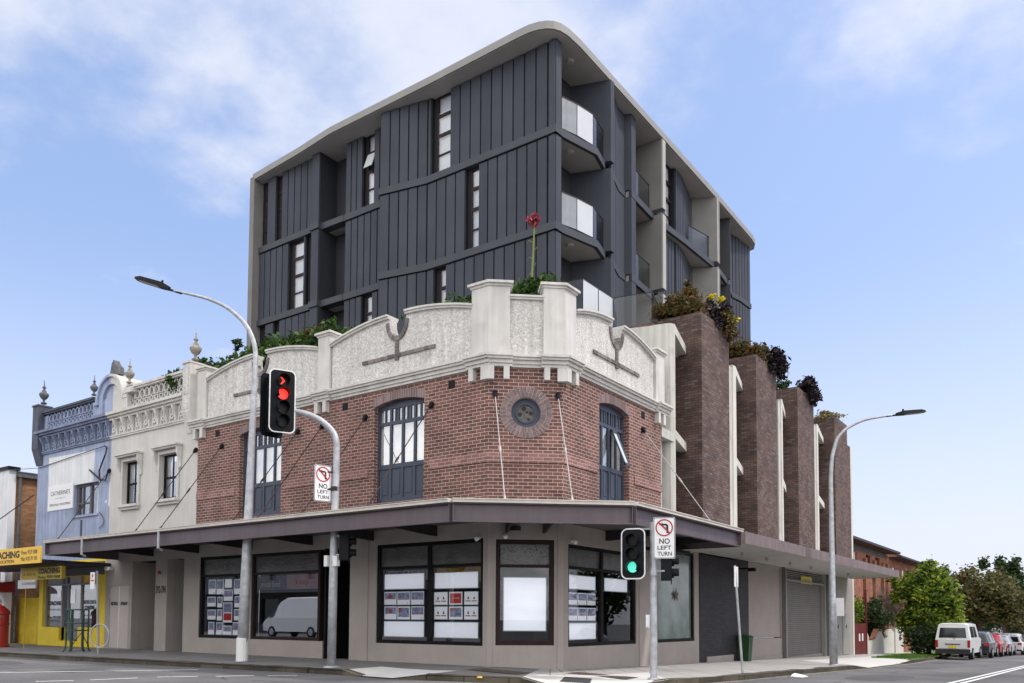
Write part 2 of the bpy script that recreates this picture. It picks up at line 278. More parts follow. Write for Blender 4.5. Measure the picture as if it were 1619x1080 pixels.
# ------------------------------------------------------------------ mesh helpers
class Frame:
    """a facade: s along it, z up, d outwards"""
    def __init__(self, ox, oy, tx, ty, nx, ny): self.o = Vector((ox, oy, 0)); self.t = Vector((tx, ty, 0)); self.n = Vector((nx, ny, 0))
    def __call__(self, s, z, d=0.0): return self.o+self.t*s+self.n*d+Vector((0, 0, z))
CA = R(41)
X2, Y2 = 1.3729, 1.1934
FL = Frame(0, 0, 1, 0, 0, -1)                 # the long street front, s = x
FC = Frame(0, 0, math.cos(CA), math.sin(CA), math.sin(CA), -math.cos(CA))   # the splayed corner, s 0..1.819
FR = Frame(X2, 0, 0, 1, 1, 0)                 # the side street front, s = y
CW = 1.8191
class MB:
    def __init__(self): self.v = []; self.f = []; self.m = []; self.mi = 0
    def face(self, pts):
        b = len(self.v); self.v += [tuple(p) for p in pts]; self.f.append(tuple(range(b, b+len(pts)))); self.m.append(self.mi)
    def hexa(self, p):      # 8 points: bottom loop then top loop
        b = len(self.v); self.v += [tuple(q) for q in p]
        for q in ((3, 2, 1, 0), (4, 5, 6, 7), (0, 1, 5, 4), (1, 2, 6, 5), (2, 3, 7, 6), (3, 0, 4, 7)):
            self.f.append(tuple(b+i for i in q)); self.m.append(self.mi)
    def box(self, x0, x1, y0, y1, z0, z1):
        self.hexa([(x0, y0, z0), (x1, y0, z0), (x1, y1, z0), (x0, y1, z0), (x0, y0, z1), (x1, y0, z1), (x1, y1, z1), (x0, y1, z1)]); return self
    def fbox(self, F, s0, s1, z0, z1, d0, d1):
        self.hexa([F(s0, z0, d0), F(s1, z0, d0), F(s1, z0, d1), F(s0, z0, d1), F(s0, z1, d0), F(s1, z1, d0), F(s1, z1, d1), F(s0, z1, d1)]); return self
    def prism(self, poly, z0, z1):
        n = len(poly); b = len(self.v)
        za = (lambda x, y: z0) if not callable(z0) else z0; zb = (lambda x, y: z1) if not callable(z1) else z1
        self.v += [(x, y, za(x, y)) for x, y in poly]+[(x, y, zb(x, y)) for x, y in poly]
        self.f.append(tuple(b+i for i in range(n))[::-1]); self.f.append(tuple(b+n+i for i in range(n))); self.m += [self.mi]*2
        for i in range(n): j = (i+1) % n; self.f.append((b+i, b+j, b+n+j, b+n+i)); self.m.append(self.mi)
        return self
    def fprism(self, F, poly, d0, d1):
        n = len(poly); b = len(self.v)
        self.v += [tuple(F(s, z, d0)) for s, z in poly]+[tuple(F(s, z, d1)) for s, z in poly]
        self.f.append(tuple(b+i for i in range(n))); self.f.append(tuple(b+n+i for i in range(n))[::-1]); self.m += [self.mi]*2
        for i in range(n): j = (i+1) % n; self.f.append((b+j, b+i, b+n+i, b+n+j)); self.m.append(self.mi)
        return self
    def strip(self, F, low, up, d0, d1):
        """solid between two polylines (s,z) of equal length, as quads"""
        for i in range(len(low)-1):
            p = [low[i], low[i+1], up[i+1], up[i]]
            self.hexa([F(*p[0], d0), F(*p[1], d0), F(*p[1], d1), F(*p[0], d1), F(*p[3], d0), F(*p[2], d0), F(*p[2], d1), F(*p[3], d1)])
        return self
    def wall(self, F, s0, s1, z0, z1, d0, d1, ops=()):
        S = sorted({s0, s1, *[min(max(o[i], s0), s1) for o in ops for i in (0, 1)]}); Z = sorted({z0, z1, *[min(max(o[i], z0), z1) for o in ops for i in (2, 3)]})
        solid = lambda i, j: 0 <= i < len(S)-1 and 0 <= j < len(Z)-1 and not any(o[0] < (S[i]+S[i+1])/2 < o[1] and o[2] < (Z[j]+Z[j+1])/2 < o[3] for o in ops)
        for i in range(len(S)-1):
            for j in range(len(Z)-1):
                if not solid(i, j): continue
                a, b, c, d = S[i], S[i+1], Z[j], Z[j+1]
                self.face([F(a, c, d1), F(b, c, d1), F(b, d, d1), F(a, d, d1)]); self.face([F(b, c, d0), F(a, c, d0), F(a, d, d0), F(b, d, d0)])
                if not solid(i-1, j): self.face([F(a, c, d0), F(a, c, d1), F(a, d, d1), F(a, d, d0)])
                if not solid(i+1, j): self.face([F(b, c, d1), F(b, c, d0), F(b, d, d0), F(b, d, d1)])
                if not solid(i, j-1): self.face([F(a, c, d0), F(b, c, d0), F(b, c, d1), F(a, c, d1)])
                if not solid(i, j+1): self.face([F(a, d, d1), F(b, d, d1), F(b, d, d0), F(a, d, d0)])
        return self
    def tube(self, pts, r, n=8, caps=True):
        pts = [Vector(p) for p in pts]; rr = r if isinstance(r, (list, tuple)) else [r]*len(pts); b = len(self.v)
        ref = Vector((0, 0, 1)); prev = None
        for i, p in enumerate(pts):
            d = (pts[min(i+1, len(pts)-1)]-pts[max(i-1, 0)]).normalized()
            if prev is None:
                a = ref if abs(d.z) < 0.9 else Vector((1, 0, 0)); x = d.cross(a).normalized()
            else: x = (prev-d*prev.dot(d)).normalized()
            prev = x; y = d.cross(x)
            for k in range(n): t = 2*math.pi*k/n; self.v.append(tuple(p+(x*math.cos(t)+y*math.sin(t))*rr[i]))
        for i in range(len(pts)-1):
            for k in range(n): k2 = (k+1) % n; self.f.append((b+i*n+k, b+i*n+k2, b+(i+1)*n+k2, b+(i+1)*n+k)); self.m.append(self.mi)
        if caps:
            self.f.append(tuple(b+k for k in range(n))[::-1]); self.f.append(tuple(b+(len(pts)-1)*n+k for k in range(n))); self.m += [self.mi]*2
        return self
    def lathe(self, prof, c, n=16):
        b = len(self.v); c = Vector(c)
        for r, z in prof:
            for k in range(n): t = 2*math.pi*k/n; self.v.append((c.x+r*math.cos(t), c.y+r*math.sin(t), c.z+z))
        for i in range(len(prof)-1):
            for k in range(n): k2 = (k+1) % n; self.f.append((b+i*n+k, b+i*n+k2, b+(i+1)*n+k2, b+(i+1)*n+k)); self.m.append(self.mi)
        self.f.append(tuple(b+k for k in range(n))[::-1]); self.f.append(tuple(b+(len(prof)-1)*n+k for k in range(n))); self.m += [self.mi]*2
        return self
    def disc(self, F, s, z, d0, d1, r, n=28, r_in=0.0, a0=0, a1=2*math.pi, rz=None):
        full = abs(a1-a0-2*math.pi) < 1e-6; rz = rz or r
        A = [a0+(a1-a0)*k/n for k in range(n+1)]
        o = [(s+r*math.cos(a), z+rz*math.sin(a)) for a in A]
        if r_in: i_ = [(s+r_in*math.cos(a), z+r_in*rz/r*math.sin(a)) for a in A]; self.strip(F, i_, o, d0, d1)
        else: self.fprism(F, o[:-1] if full else o, d0, d1)
        return self
    def text(self, s, F, s0, s1, z0, h, d, flip=False, bold=0.0, th=0.006):
        """lettering h high, squeezed to run from s0 to s1 on the face of F"""
        cu = bpy.data.curves.new('t', 'FONT'); cu.body = s; cu.size = 1; cu.offset = bold; cu.resolution_u = 3
        ob = bpy.data.objects.new('t', cu); scene.collection.objects.link(ob)
        dg = bpy.context.evaluated_depsgraph_get(); me = bpy.data.meshes.new_from_object(ob.evaluated_get(dg))
        co = [v.co.copy() for v in me.vertices]
        if co:
            x0 = min(c.x for c in co); x1 = max(c.x for c in co); yb = min(c.y for c in co); y1 = max(c.y for c in co)
            sx = (s1-s0)/(x1-x0); sy = h/(y1-yb); b = len(self.v)
            self.v += [tuple(F(s0+(c.x-x0)*sx, z0+(c.y-yb)*sy, d)) for c in co]
            for p in me.polygons: self.f.append(tuple(b+i for i in p.vertices)); self.m.append(self.mi)
        bpy.data.objects.remove(ob); bpy.data.curves.remove(cu); bpy.data.meshes.remove(me)
        return self
    def leaves(self, c, rad, n, size, clumps=14, seed=1, shell=0.55, sig=0.17):
        """leaf-sized quads gathered in clumps through an ellipsoid"""
        rg = random.Random(seed); C = []
        for _ in range(clumps):
            while True:
                p = Vector((rg.uniform(-1, 1), rg.uniform(-1, 1), rg.uniform(-1, 1)))
                if shell*rg.random() < p.length <= 1: break
            C.append(p)
        for _ in range(n):
            k = rg.choice(C); q = Vector((rg.gauss(0, 1), rg.gauss(0, 1), rg.gauss(0, 1)))*sig
            p = k*0.86+q; p = Vector((c[0]+p.x*rad[0], c[1]+p.y*rad[1], c[2]+p.z*rad[2]))
            a = Vector((rg.gauss(0, 1), rg.gauss(0, 1), rg.gauss(0, 0.7))).normalized(); b_ = a.cross(Vector((rg.gauss(0, 1), rg.gauss(0, 1), rg.gauss(0, 1)))).normalized()
            s = size*rg.uniform(0.45, 1.5); a *= s; b_ *= s*0.5
            self.face([p-a, p-b_*1.0, p+a, p+b_*1.0])
        return self
    def build(self, name, mats, parent=None, smooth=False, label=None):
        me = bpy.data.meshes.new(name); me.from_pydata(self.v, [], self.f)
        ml = mats if isinstance(mats, (list, tuple)) else [mats]
        for q in ml: me.materials.append(MATS[q])
        me.polygons.foreach_set('material_index', self.m)
        if smooth: me.polygons.foreach_set('use_smooth', [True]*len(me.polygons))
        uvl = me.uv_layers.new(name='UVMap'); data = [0.0]*(2*len(me.loops))
        V = me.vertices
        for p in me.polygons:
            nrm = p.normal
            if abs(nrm.z) > 0.75: ax = None
            else:
                h = Vector((-nrm.y, nrm.x, 0)).normalized()
                if abs(h.x) > abs(h.y): h *= (1 if h.x > 0 else -1)
                else: h *= (1 if h.y > 0 else -1)
                ax = h
            for li in p.loop_indices:
                co = V[me.loops[li].vertex_index].co
                if ax is None: data[2*li] = co.x; data[2*li+1] = co.y
                else: data[2*li] = co.x*ax.x+co.y*ax.y; data[2*li+1] = co.z
        uvl.data.foreach_set('uv', data)
        o = bpy.data.objects.new(name, me); scene.collection.objects.link(o)
        if parent is not None:
            o.parent = parent; w = Matrix.Identity(4); q = parent
            while q is not None: w = Matrix.Translation(q.location) @ w; q = q.parent
            o.matrix_parent_inverse = w.inverted() if parent.type == 'EMPTY' and parent.parent is None else Matrix.Identity(4)
        if label: o['label'] = label
        return o
def thing(name, label, cat, loc=(0, 0, 0), group=None):
    o = bpy.data.objects.new(name, None); o.location = loc; o.empty_display_size = 0.3; scene.collection.objects.link(o)
    o['label'] = label; o['category'] = cat
    if group: o['group'] = group
    return o
def tag(o, label, cat, group=None):
    o['label'] = label; o['category'] = cat
    if group: o['group'] = group
    return o
def struct(o, label=None): 
    o['kind'] = 'structure'
    if label: o['label'] = label
    return o
def one(name, fn, mats, parent=None, **k): b = MB(); fn(b); return b.build(name, mats, parent, **k)
def each(name, fns, mats, parent=None, **k):      # every piece a part of its own
    return [one(name, fn, mats, parent, **k) for fn in fns]
def boxes(name, F, rows, mats, parent=None):
    return each(name, [(lambda b, r=r: b.fbox(*((r[0],)+tuple(r[1:]) if F is None else (F,)+tuple(r)))) for r in rows], mats, parent)
# ------------------------------------------------------------------ the ground
cl = lambda v, a, b: max(a, min(b, v))
def path_z(x, y): return 0.08-0.0205*cl(y, 0, 120)-0.045*cl(x, 0, 1.4)-0.012*cl(x-1.4, 0, 3)-0.02*cl(-y, 0, 2.5)*(1-cl(x, 0, 1.5)/1.5*0.6)
def road_z(x, y): return -0.10-0.075*cl(x/4, 0, 1)-0.0205*cl(y, 0, 120)
def grid(bm, xs, ys, zf):
    b = len(bm.v); nx = len(xs)
    for y in ys:
        for x in xs: bm.v.append((x, y, zf(x, y)))
    for j in range(len(ys)-1):
        for i in range(nx-1): bm.f.append((b+j*nx+i, b+j*nx+i+1, b+(j+1)*nx+i+1, b+(j+1)*nx+i)); bm.m.append(0)
b = MB(); grid(b, [-500, -200, -60, -30, -10, 0, 1, 2, 3, 4, 10, 30, 80, 200, 500], [-500, -200, -60, -20, -3, 0, 10, 30, 60, 90, 120, 200, 500], lambda x, y: road_z(x, y))
struct(b.build('road', 'asphalt', smooth=True))
# footpath: rows from the wall line to the kerb line, with h = kerb upstand (0.13 full, less at the ramps)
W_ = [(-40, .3), (-22.7, .3), (-11.8, .3), (-6, .3), (-3.2, .3), (-1.9, .3), (-1.2, .3), (-.4, .3), (0.1, .3), (0.5, .8), (.85, 1.1), (1.0, 1.2), (1.0, 2.2), (1.0, 5), (1.0, 8), (1.0, 14), (1.0, 17.5), (1.0, 22), (1.0, 24.5), (1.0, 31), (1.0, 60), (1.0, 120)]
K_ = [(-40, -4.1), (-22.7, -3.75), (-11.5, -3.22), (-6, -2.8), (-3.3, -2.55), (-2.2, -2.5), (-1.5, -2.6), (-.5, -2.65), (.25, -2.42), (1.25, -1.95), (2.1, -1.6), (2.9, -1.75), (4.0, -1.2), (4.45, .4), (4.7, 4.2), (4.75, 9), (4.95, 14.2), (5.1, 15.6), (5.0, 21.5), (5.0, 24.5), (4.6, 34), (4.6, 120)]
UP = [1, 1, 1, 1, 1, 1, .18, .18, 1, 1, 1, .2, .2, 1, 1, 1, 1, .2, .2, 1, 1, 1]
def kerb_top(k): x, y = K_[k]; return road_z(x, y)+0.13*UP[k]
b = MB(); KB = MB(); NS = 5
def topz(x, y, k, t, pz): return pz*(1-t)+kerb_top(k)*t
rows = []
for k in range(len(W_)):
    w, q = W_[k], K_[k]; row = []
    for i in range(NS+1):
        t = i/NS; x = w[0]+(q[0]-w[0])*t; y = w[1]+(q[1]-w[1])*t; pz = path_z(x, y)
        s = cl((t-0.55)/0.45, 0, 1); row.append((x, y, pz*(1-s)+(kerb_top(k) if UP[k] < 1 else pz*0.15+kerb_top(k)*0.85)*s))
    rows.append(row)
for k in range(len(rows)-1):
    for i in range(NS):
        b.mi = 0 if K_[k][0] < 2.0 and k < 11 else 1
        b.face([rows[k][i], rows[k][i+1], rows[k+1][i+1], rows[k+1][i]])
struct(b.build('footpath', ['footpath_asphalt', 'footpath_concrete']))
def off(k, d):
    a = Vector(K_[max(k-1, 0)]); c = Vector(K_[min(k+1, len(K_)-1)]); t = (c-a).normalized(); n = Vector((t.y, -t.x)); return Vector(K_[k])+n*d
for k in range(len(K_)-1):
    if UP[k]+UP[k+1] < 1: continue
    p0, p1 = off(k, 0), off(k+1, 0); q0, q1 = off(k, -0.17), off(k+1, -0.17); z0 = rows[k][NS][2]+0.005; z1 = rows[k+1][NS][2]+0.005
    steps = max(1, int((p1-p0).length/0.5)); rg = random.Random(k)
    prev = None
    for s in range(steps+1):
        t = s/steps; j = rg.uniform(-.018, .018)
        cur = [p0.lerp(p1, t)+Vector((0, -1))*j, q0.lerp(q1, t), z0+(z1-z0)*t+rg.uniform(-.006, .012)]
        if prev:
            (a, c, za), (d, e, zb) = prev, cur; lo = -0.12
            g = lambda v, z: (v.x, v.y, z)
            KB.face([g(a, road_z(*a)+lo), g(d, road_z(*d)+lo), g(d, zb-.025), g(a, za-.025)])
            a2 = a.lerp(c, .2); d2 = d.lerp(e, .2)
            KB.face([g(a, za-.025), g(d, zb-.025), g(d2, zb), g(a2, za)]); KB.face([g(a2, za), g(d2, zb), g(e, zb), g(c, za)])
        prev = cur
struct(KB.build('kerb', 'kerb_stone'))
def sheet(poly, zf, m, name, dz=0.004):
    bb = MB(); bb.face([(x, y, zf(x, y)+dz) for x, y in poly]); return bb.build(name, m)
def interp_top(x, y):     # height of the footpath top at a point, from its own triangles
    best = None
    for k in range(len(rows)-1):
        for i in range(NS):
            q = [rows[k][i], rows[k][i+1], rows[k+1][i+1], rows[k+1][i]]
            for t in ((0, 1, 2), (0, 2, 3)):
                A, B, C = (q[j] for j in t); d = (B[1]-C[1])*(A[0]-C[0])+(C[0]-B[0])*(A[1]-C[1])
                if abs(d) < 1e-9: continue
                u = ((B[1]-C[1])*(x-C[0])+(C[0]-B[0])*(y-C[1]))/d; v = ((C[1]-A[1])*(x-C[0])+(A[0]-C[0])*(y-C[1]))/d
                if u >= -1e-4 and v >= -1e-4 and u+v <= 1.0001: return u*A[2]+v*B[2]+(1-u-v)*C[2]
    return path_z(x, y)
jm = MB()
for k in range(11, len(rows)-1):
    for t in [q/6 for q in range(6)]:
        L0 = [Vector(rows[k][i]).lerp(Vector(rows[k+1][i]), t) for i in range(NS+1)]; d = (Vector(rows[k+1][2])-Vector(rows[k][2]))
        if d.length < .5 or (d.length < 4 and round(t*6) % 2): continue
        w = d.normalized()*.010
        for i in range(NS): a, c = L0[i], L0[i+1]; jm.face([(p.x, p.y, p.z+.0025) for p in (a-w, c-w, c+w, a+w)])
struct(jm.build('footpath_joints', 'moss_edge'))
wm = MB(); rgc = random.Random(77)
for (x, y, ang, n_) in ((-12, -6.2, -.15, 14), (-5, -5.0, .3, 9), (6.2, 12, 1.5, 16), (7.3, 22, 1.6, 14), (6.6, 5, 1.2, 10), (-16, -9, .1, 12), (3, -5, .5, 8)):
    p = Vector((x, y))
    for _ in range(n_):
        ang2 = ang+rgc.gauss(0, .45); q = p+Vector((math.cos(ang2), math.sin(ang2)))*rgc.uniform(.25, .6); t = (q-p).normalized(); nn = Vector((-t.y, t.x))*rgc.uniform(.008, .02)
        wm.face([(v.x, v.y, road_z(v.x, v.y)+.0055) for v in (p-nn, q-nn, q+nn, p+nn)]); p = q
struct(wm.build('road_cracks', 'tactile'))
for (x, y, sx, sy, m) in ((-13.5, -5.3, 1.6, .7, 'asphalt_patch'), (6.9, 8.6, .8, 2.2, 'asphalt_patch'), (7.6, 17.5, .7, 3.2, 'asphalt_pale'), (-7.2, -4.6, 1.1, .45, 'asphalt_pale'), (6.1, 27, .6, 2.5, 'asphalt_patch')):
    P_ = [(x+sx*(1+rgc.uniform(-.12, .12))*math.cos(a), y+sy*(1+rgc.uniform(-.12, .12))*math.sin(a)) for a in [math.pi/4+k*math.pi/6*1.0 for k in range(12)]]
    pb_ = MB(); pb_.face([(a, c, road_z(a, c)+.003) for a, c in P_]); struct(pb_.build('road_patch', m))
rm = MB()
for k, i0, i1 in ((5, 3, 5), (6, 3, 5), (7, 3, 5), (10, 3, 5), (11, 3, 5), (12, 3, 5), (16, 2, 5), (17, 2, 5), (18, 2, 5)):
    for i in range(i0, i1): rm.face([(p[0], p[1], p[2]+0.004) for p in (rows[k][i], rows[k][i+1], rows[k+1][i+1], rows[k+1][i])])
struct(rm.build('kerb_ramp', 'ramp_concrete'))
# gutter strip with moss, road paint
gm = MB()
for k in range(12, len(K_)-1):
    a, c = off(k, 0.02), off(k+1, 0.02); d, e = off(k, 0.28), off(k+1, 0.28)
    gm.face([(v.x, v.y, road_z(v.x, v.y)+0.004) for v in (a, d, e, c)])
struct(gm.build('gutter', 'gutter_dust'))
pm = MB()
def stripe(x0, y0, x1, y1, w):
    a = Vector((x0, y0)); c = Vector((x1, y1)); t = (c-a).normalized(); n = Vector((-t.y, t.x))*w/2
    m = max(1, int((c-a).length/3))
    for i in range(m):
        p, q = a.lerp(c, i/m), a.lerp(c, (i+1)/m); pm.face([(v.x, v.y, road_z(v.x, v.y)+0.008) for v in (p-n, q-n, q+n, p+n)])
stripe(-24, -12.5, -8.73, -6.91, .13); stripe(-8.73, -6.91, -6.3, -3.45, .12)
stripe(-8.3, -8.4, -6.6, -8.0, .12); stripe(-5.46, -7.61, -5.10, -7.05, .11); stripe(-5.03, -6.75, -4.83, -5.85, .11); stripe(-4.76, -5.45, -4.27, -4.80, .11); stripe(-3.99, -4.54, -3.57, -3.85, .11); stripe(-3.3, -3.7, -2.9, -3.2, .10)
stripe(8.72, 5, 9.10, 23.0, .11); stripe(8.95, 5, 9.30, 23.0, .11); stripe(9.10, 23, 10.5, 100, .11); stripe(9.30, 23, 10.7, 100, .11)
stripe(7.0, 1.0, 8.6, 0.9, .3)
struct(pm.build('road_markings', 'line_paint'))
tm = MB()
tm.face([(x, y, interp_top(x, y)+0.012) for x, y in ((2.75, -1.15), (3.35, -.95), (3.05, -.35), (2.5, -.55))])
tag(tm.build('tactile_paving', 'tactile'), 'dark square of tactile paving on the pale corner ramp', 'paving')
for (x, y, sx, sy, lab) in ((2.9, .35, .75, .28, 'rusty service cover in the footpath left of the short signal post'), (.9, -.75, .7, .3, 'dark iron service cover in the footpath before the tall corner window')):
    tag(sheet([(x-sx, y-sy), (x+sx, y-sy), (x+sx, y+sy), (x-sx, y+sy)], interp_top, 'iron_cover', 'service_cover', 0.012), lab, 'cover')
one_ = MB(); one_.lathe([(0.001, 0.03), (.05, .03), (.06, 0)], (1.3, -1.95, kerb_top(9)-.03), 10)
tag(one_.build('kerb_marker', 'sign_yellow'), 'small round yellow marker on the corner kerb', 'marker')
# verge beyond the driveway
vg = MB()
vp = [(3.2, 25.2), (4.9, 25.5), (4.55, 34), (4.4, 60), (1.6, 60), (2.3, 33)]
vg.prism(vp, lambda x, y: interp_top(x, y)-.1, lambda x, y: interp_top(x, y)+0.02)
rg = random.Random(5)
for _ in range(2600):
    y = rg.uniform(25.3, 40); x = rg.uniform(3.1, 4.8); h = rg.uniform(.04, .11); z = interp_top(x, y)
    vg.face([(x-.015, y, z), (x+.015, y, z), (x+rg.uniform(-.03, .03), y+rg.uniform(-.03, .03), z+h)])
o = vg.build('grass', 'grass_green'); o['kind'] = 'stuff'; o['label'] = 'short green grass verge beside the kerb behind the white van'

# ------------------------------------------------------------------ shared facade pieces
def cornice(bm, F, s0, s1, z, prof):
    for (a, c, d) in prof: bm.fbox(F, s0, s1, z+a, z+c, -0.05, d)
CORN = [(0.0, 0.07, 0.06), (0.07, 0.16, 0.10), (0.16, 0.22, 0.16), (0.22, 0.28, 0.20)]
def arch_window(parent, F, s0, s1, zb=4.22, open_leaf=None, label=None):
    """four-leaf timber window with arched head: frame with panels, panes, curtain"""
    zs, zc = 6.80, 6.92; W = s1-s0; d = -0.16
    arc = lambda s, lo, hi: lo+(hi-lo)*(1-((s-(s0+s1)/2)/(W/2))**2)
    f = MB(); n = 20; S = [s0+W*i/n for i in range(n+1)]
    f.strip(F, [(s, zs-.06) for s in S], [(s, arc(s, zs, zc)) for s in S], d-.05, d)      # head board
    f.fbox(F, s0, s0+.06, zb, zs-.06, d-.05, d); f.fbox(F, s1-.06, s1, zb, zs-.06, d-.05, d)
    L4 = [(0.06, .235), (.285, .475), (.525, .715), (.765, .94)]
    for a in (.26, .50, .74): f.fbox(F, s0+W*a-.035, s0+W*a+.035, zb, zs-.06, d-.05, d+.004)
    f.fbox(F, s0+.06, s1-.06, 6.31, 6.40, d-.05, d+.002); f.fbox(F, s0+.06, s1-.06, zb, zb+.14, d-.05, d+.002)
    f.fbox(F, s0+.06, s1-.06, 5.14, 5.26, d-.05, d+.002)
    fr = f.build('window_frame', 'navy_frame', parent)
    for k, (a, c) in enumerate(L4):
        p = MB(); a_, c_ = s0+W*a+.02, s0+W*c-.02
        p.fbox(F, a_-.03, c_+.03, zb+.14, 5.14, d-.05, d-.025); p.fbox(F, a_+.035, c_-.035, zb+.24, 5.05, d-.03, d-.012)
        m = 2 if k in (0, 3) else 3
        for q in range(1, m): x = a_+(c_-a_)*q/m; one('glazing_bar', lambda b: b.fbox(F, x-.025, x+.025, 6.40, zs-.06, d-.045, d-.004), 'navy_frame', fr)
        p.build('timber_panel', 'navy_frame', fr)
    for k, (a, c) in enumerate(L4):
        a_, c_ = s0+W*a+.01, s0+W*c-.01
        if open_leaf == k:
            q = MB(); A, B = F(a_, 0, d), F(c_, 0, d)
            w = c_-a_; tilt = .42
            P = lambda s, t, e: F(s, 6.29-1.0*t, d+.02+tilt*t+e)
            for (x0, x1, t0, t1) in ((a_, a_+.05, 0, 1), (c_-.05, c_, 0, 1), (a_, c_, 0, .07), (a_, c_, .92, 1)):
                q.hexa([P(x0, t0, 0), P(x1, t0, 0), P(x1, t0, .03), P(x0, t0, .03), P(x0, t1, 0), P(x1, t1, 0), P(x1, t1, .03), P(x0, t1, .03)])
            q.build('open_sash', 'navy_frame', fr)
            q = MB(); q.face([P(a_+.05, .07, .01), P(c_-.05, .07, .01), P(c_-.05, .92, .01), P(a_+.05, .92, .01)]); q.build('pane', 'milky_glass', fr); continue
        g = MB(); g.face([F(a_, 5.26, d-.03), F(c_, 5.26, d-.03), F(c_, 6.31, d-.03), F(a_, 6.31, d-.03)]); g.face([F(a_, 6.40, d-.03), F(c_, 6.40, d-.03), F(c_, zs-.06, d-.03), F(a_, zs-.06, d-.03)])
        g.build('pane', 'window_glass', fr)
    c = MB(); c.fbox(F, s0+.02, s1-.02, 5.20, zs-.02, d-.14, d-.10)
    if open_leaf is not None: c.v = []; c.f = []; c.m = []; a, e = s0+W*.50, s0+W*.73; c.fbox(F, s0+.02, a, 5.2, zs-.02, d-.14, d-.1); c.fbox(F, e, s1-.02, 5.2, zs-.02, d-.14, d-.1)
    c.build('curtain', 'curtain', fr)
    return fr
def arch_band(bm, F, s0, s1):
    n = 22; W = s1-s0; e = .03
    S = [s0-e+(W+2*e)*i/n for i in range(n+1)]
    q = lambda s, lo, hi: lo+(hi-lo)*(1-((s-(s0+s1)/2)/(W/2+e))**2)
    for i in range(n):      # soldier bricks with joints
        a, c = S[i]+.006, S[i+1]-.006
        bm.strip(F, [(a, q(a, 6.79, 6.92)), (c, q(c, 6.79, 6.92))], [(a, q(a, 7.02, 7.16)), (c, q(c, 7.02, 7.16))], -.24, .012)
def shopwin(parent, F, s0, s1, z0, z1, mull=(), trans=None, fm='black_frame', d=-0.06, fw=.09, glass='shop_glass', label=None):
    f = MB(); f.fbox(F, s0, s0+fw, z0, z1, d-.1, d+.03); f.fbox(F, s1-fw, s1, z0, z1, d-.1, d+.03); f.fbox(F, s0+fw, s1-fw, z0, z0+fw, d-.1, d+.03); f.fbox(F, s0+fw, s1-fw, z1-fw, z1, d-.1, d+.03)
    for m in mull: f.fbox(F, m-.055, m+.055, z0+fw, z1-fw, d-.1, d+.024)
    e = [s0+fw, *[x for m in mull for x in (m-.055, m+.055)], s1-fw]
    if trans:
        for i in range(0, len(e), 2): f.fbox(F, e[i], e[i+1], trans-.035, trans+.035, d-.1, d+.02)
    fr = f.build('shop_window', fm, parent, label=label)
    for i in range(0, len(e), 2):
        a, c = e[i], e[i+1]; zt = trans-.035 if trans else z1-fw
        g = MB(); g.face([F(a, z0+fw, d-.03), F(c, z0+fw, d-.03), F(c, zt, d-.03), F(a, zt, d-.03)]); g.build('glass_pane', glass, fr)
        if trans: g = MB(); g.fbox(F, a, c, trans+.035, z1-fw, d-.05, d-.03); g.build('frosted_pane', 'frosted_glass', fr)
    return fr

# ------------------------------------------------------------------ the brick corner building
cb = thing('brick_corner_building', 'two storey red brick corner building with white roughcast parapet and round window', 'building', (0, 0, 0))
U1, U2, UR = (-9.60, -7.62), (-3.83, -2.05), (2.94, 4.58)
ZB, ZT = 3.62, 7.30
b = MB()
b.wall(FL, -11.79, 0, ZB, ZT, -.28, 0, [(*U1, 4.22, 6.92), (*U2, 4.22, 6.92)])
b.wall(FC, 0, CW, ZB, ZT, -.28, 0, [(.91-.37, .91+.37, 6.16-.37, 6.16+.37)])
b.wall(FR, Y2, 6.63, ZB, ZT, -.28, 0, [(*UR, 4.22, 6.92)])
b.box(X2-.6, X2-.003, 6.60, 6.628, ZB, ZT)
bw = b.build('brick_wall', 'brick_red', cb)
each('string_course', [(lambda b, F=F, a=a, c=c: b.fbox(F, a, c, 4.94, 5.19, 0, .032)) for F, a, c in ((FL, -11.78, -9.78), (FL, -7.45, -4.02), (FL, -1.86, 0.02), (FC, 0, CW), (FR, Y2, 2.80), (FR, 4.90, 6.62))], 'brick_stripe', bw)
each('brick_arch', [(lambda b, F=F, w=w: arch_band(b, F, *w)) for F, w in ((FL, U1), (FL, U2), (FR, UR))], 'header_brick', bw)
def arch_mortar(b, F, s0, s1):
    S = [s0-.03+(s1-s0+.06)*i/20 for i in range(21)]; q = lambda s, lo, hi: lo+(hi-lo)*(1-((s-(s0+s1)/2)/((s1-s0)/2+.03))**2)
    b.strip(F, [(s, q(s, 6.795, 6.925)) for s in S], [(s, q(s, 7.015, 7.155)) for s in S], -.23, .006)
each('arch_mortar', [(lambda b, F=F, w=w: arch_mortar(b, F, *w)) for F, w in ((FL, U1), (FL, U2), (FR, UR))], 'gutter_cream', bw)
each('air_vent', [(lambda b, F=F, s=s: b.fbox(F, s-.1, s+.1, 6.90, 7.10, 0, .012)) for F, s in ((FL, -10.75), (FL, -4.95), (FL, -1.15), (FR, 5.45))], 'black_frame', bw)
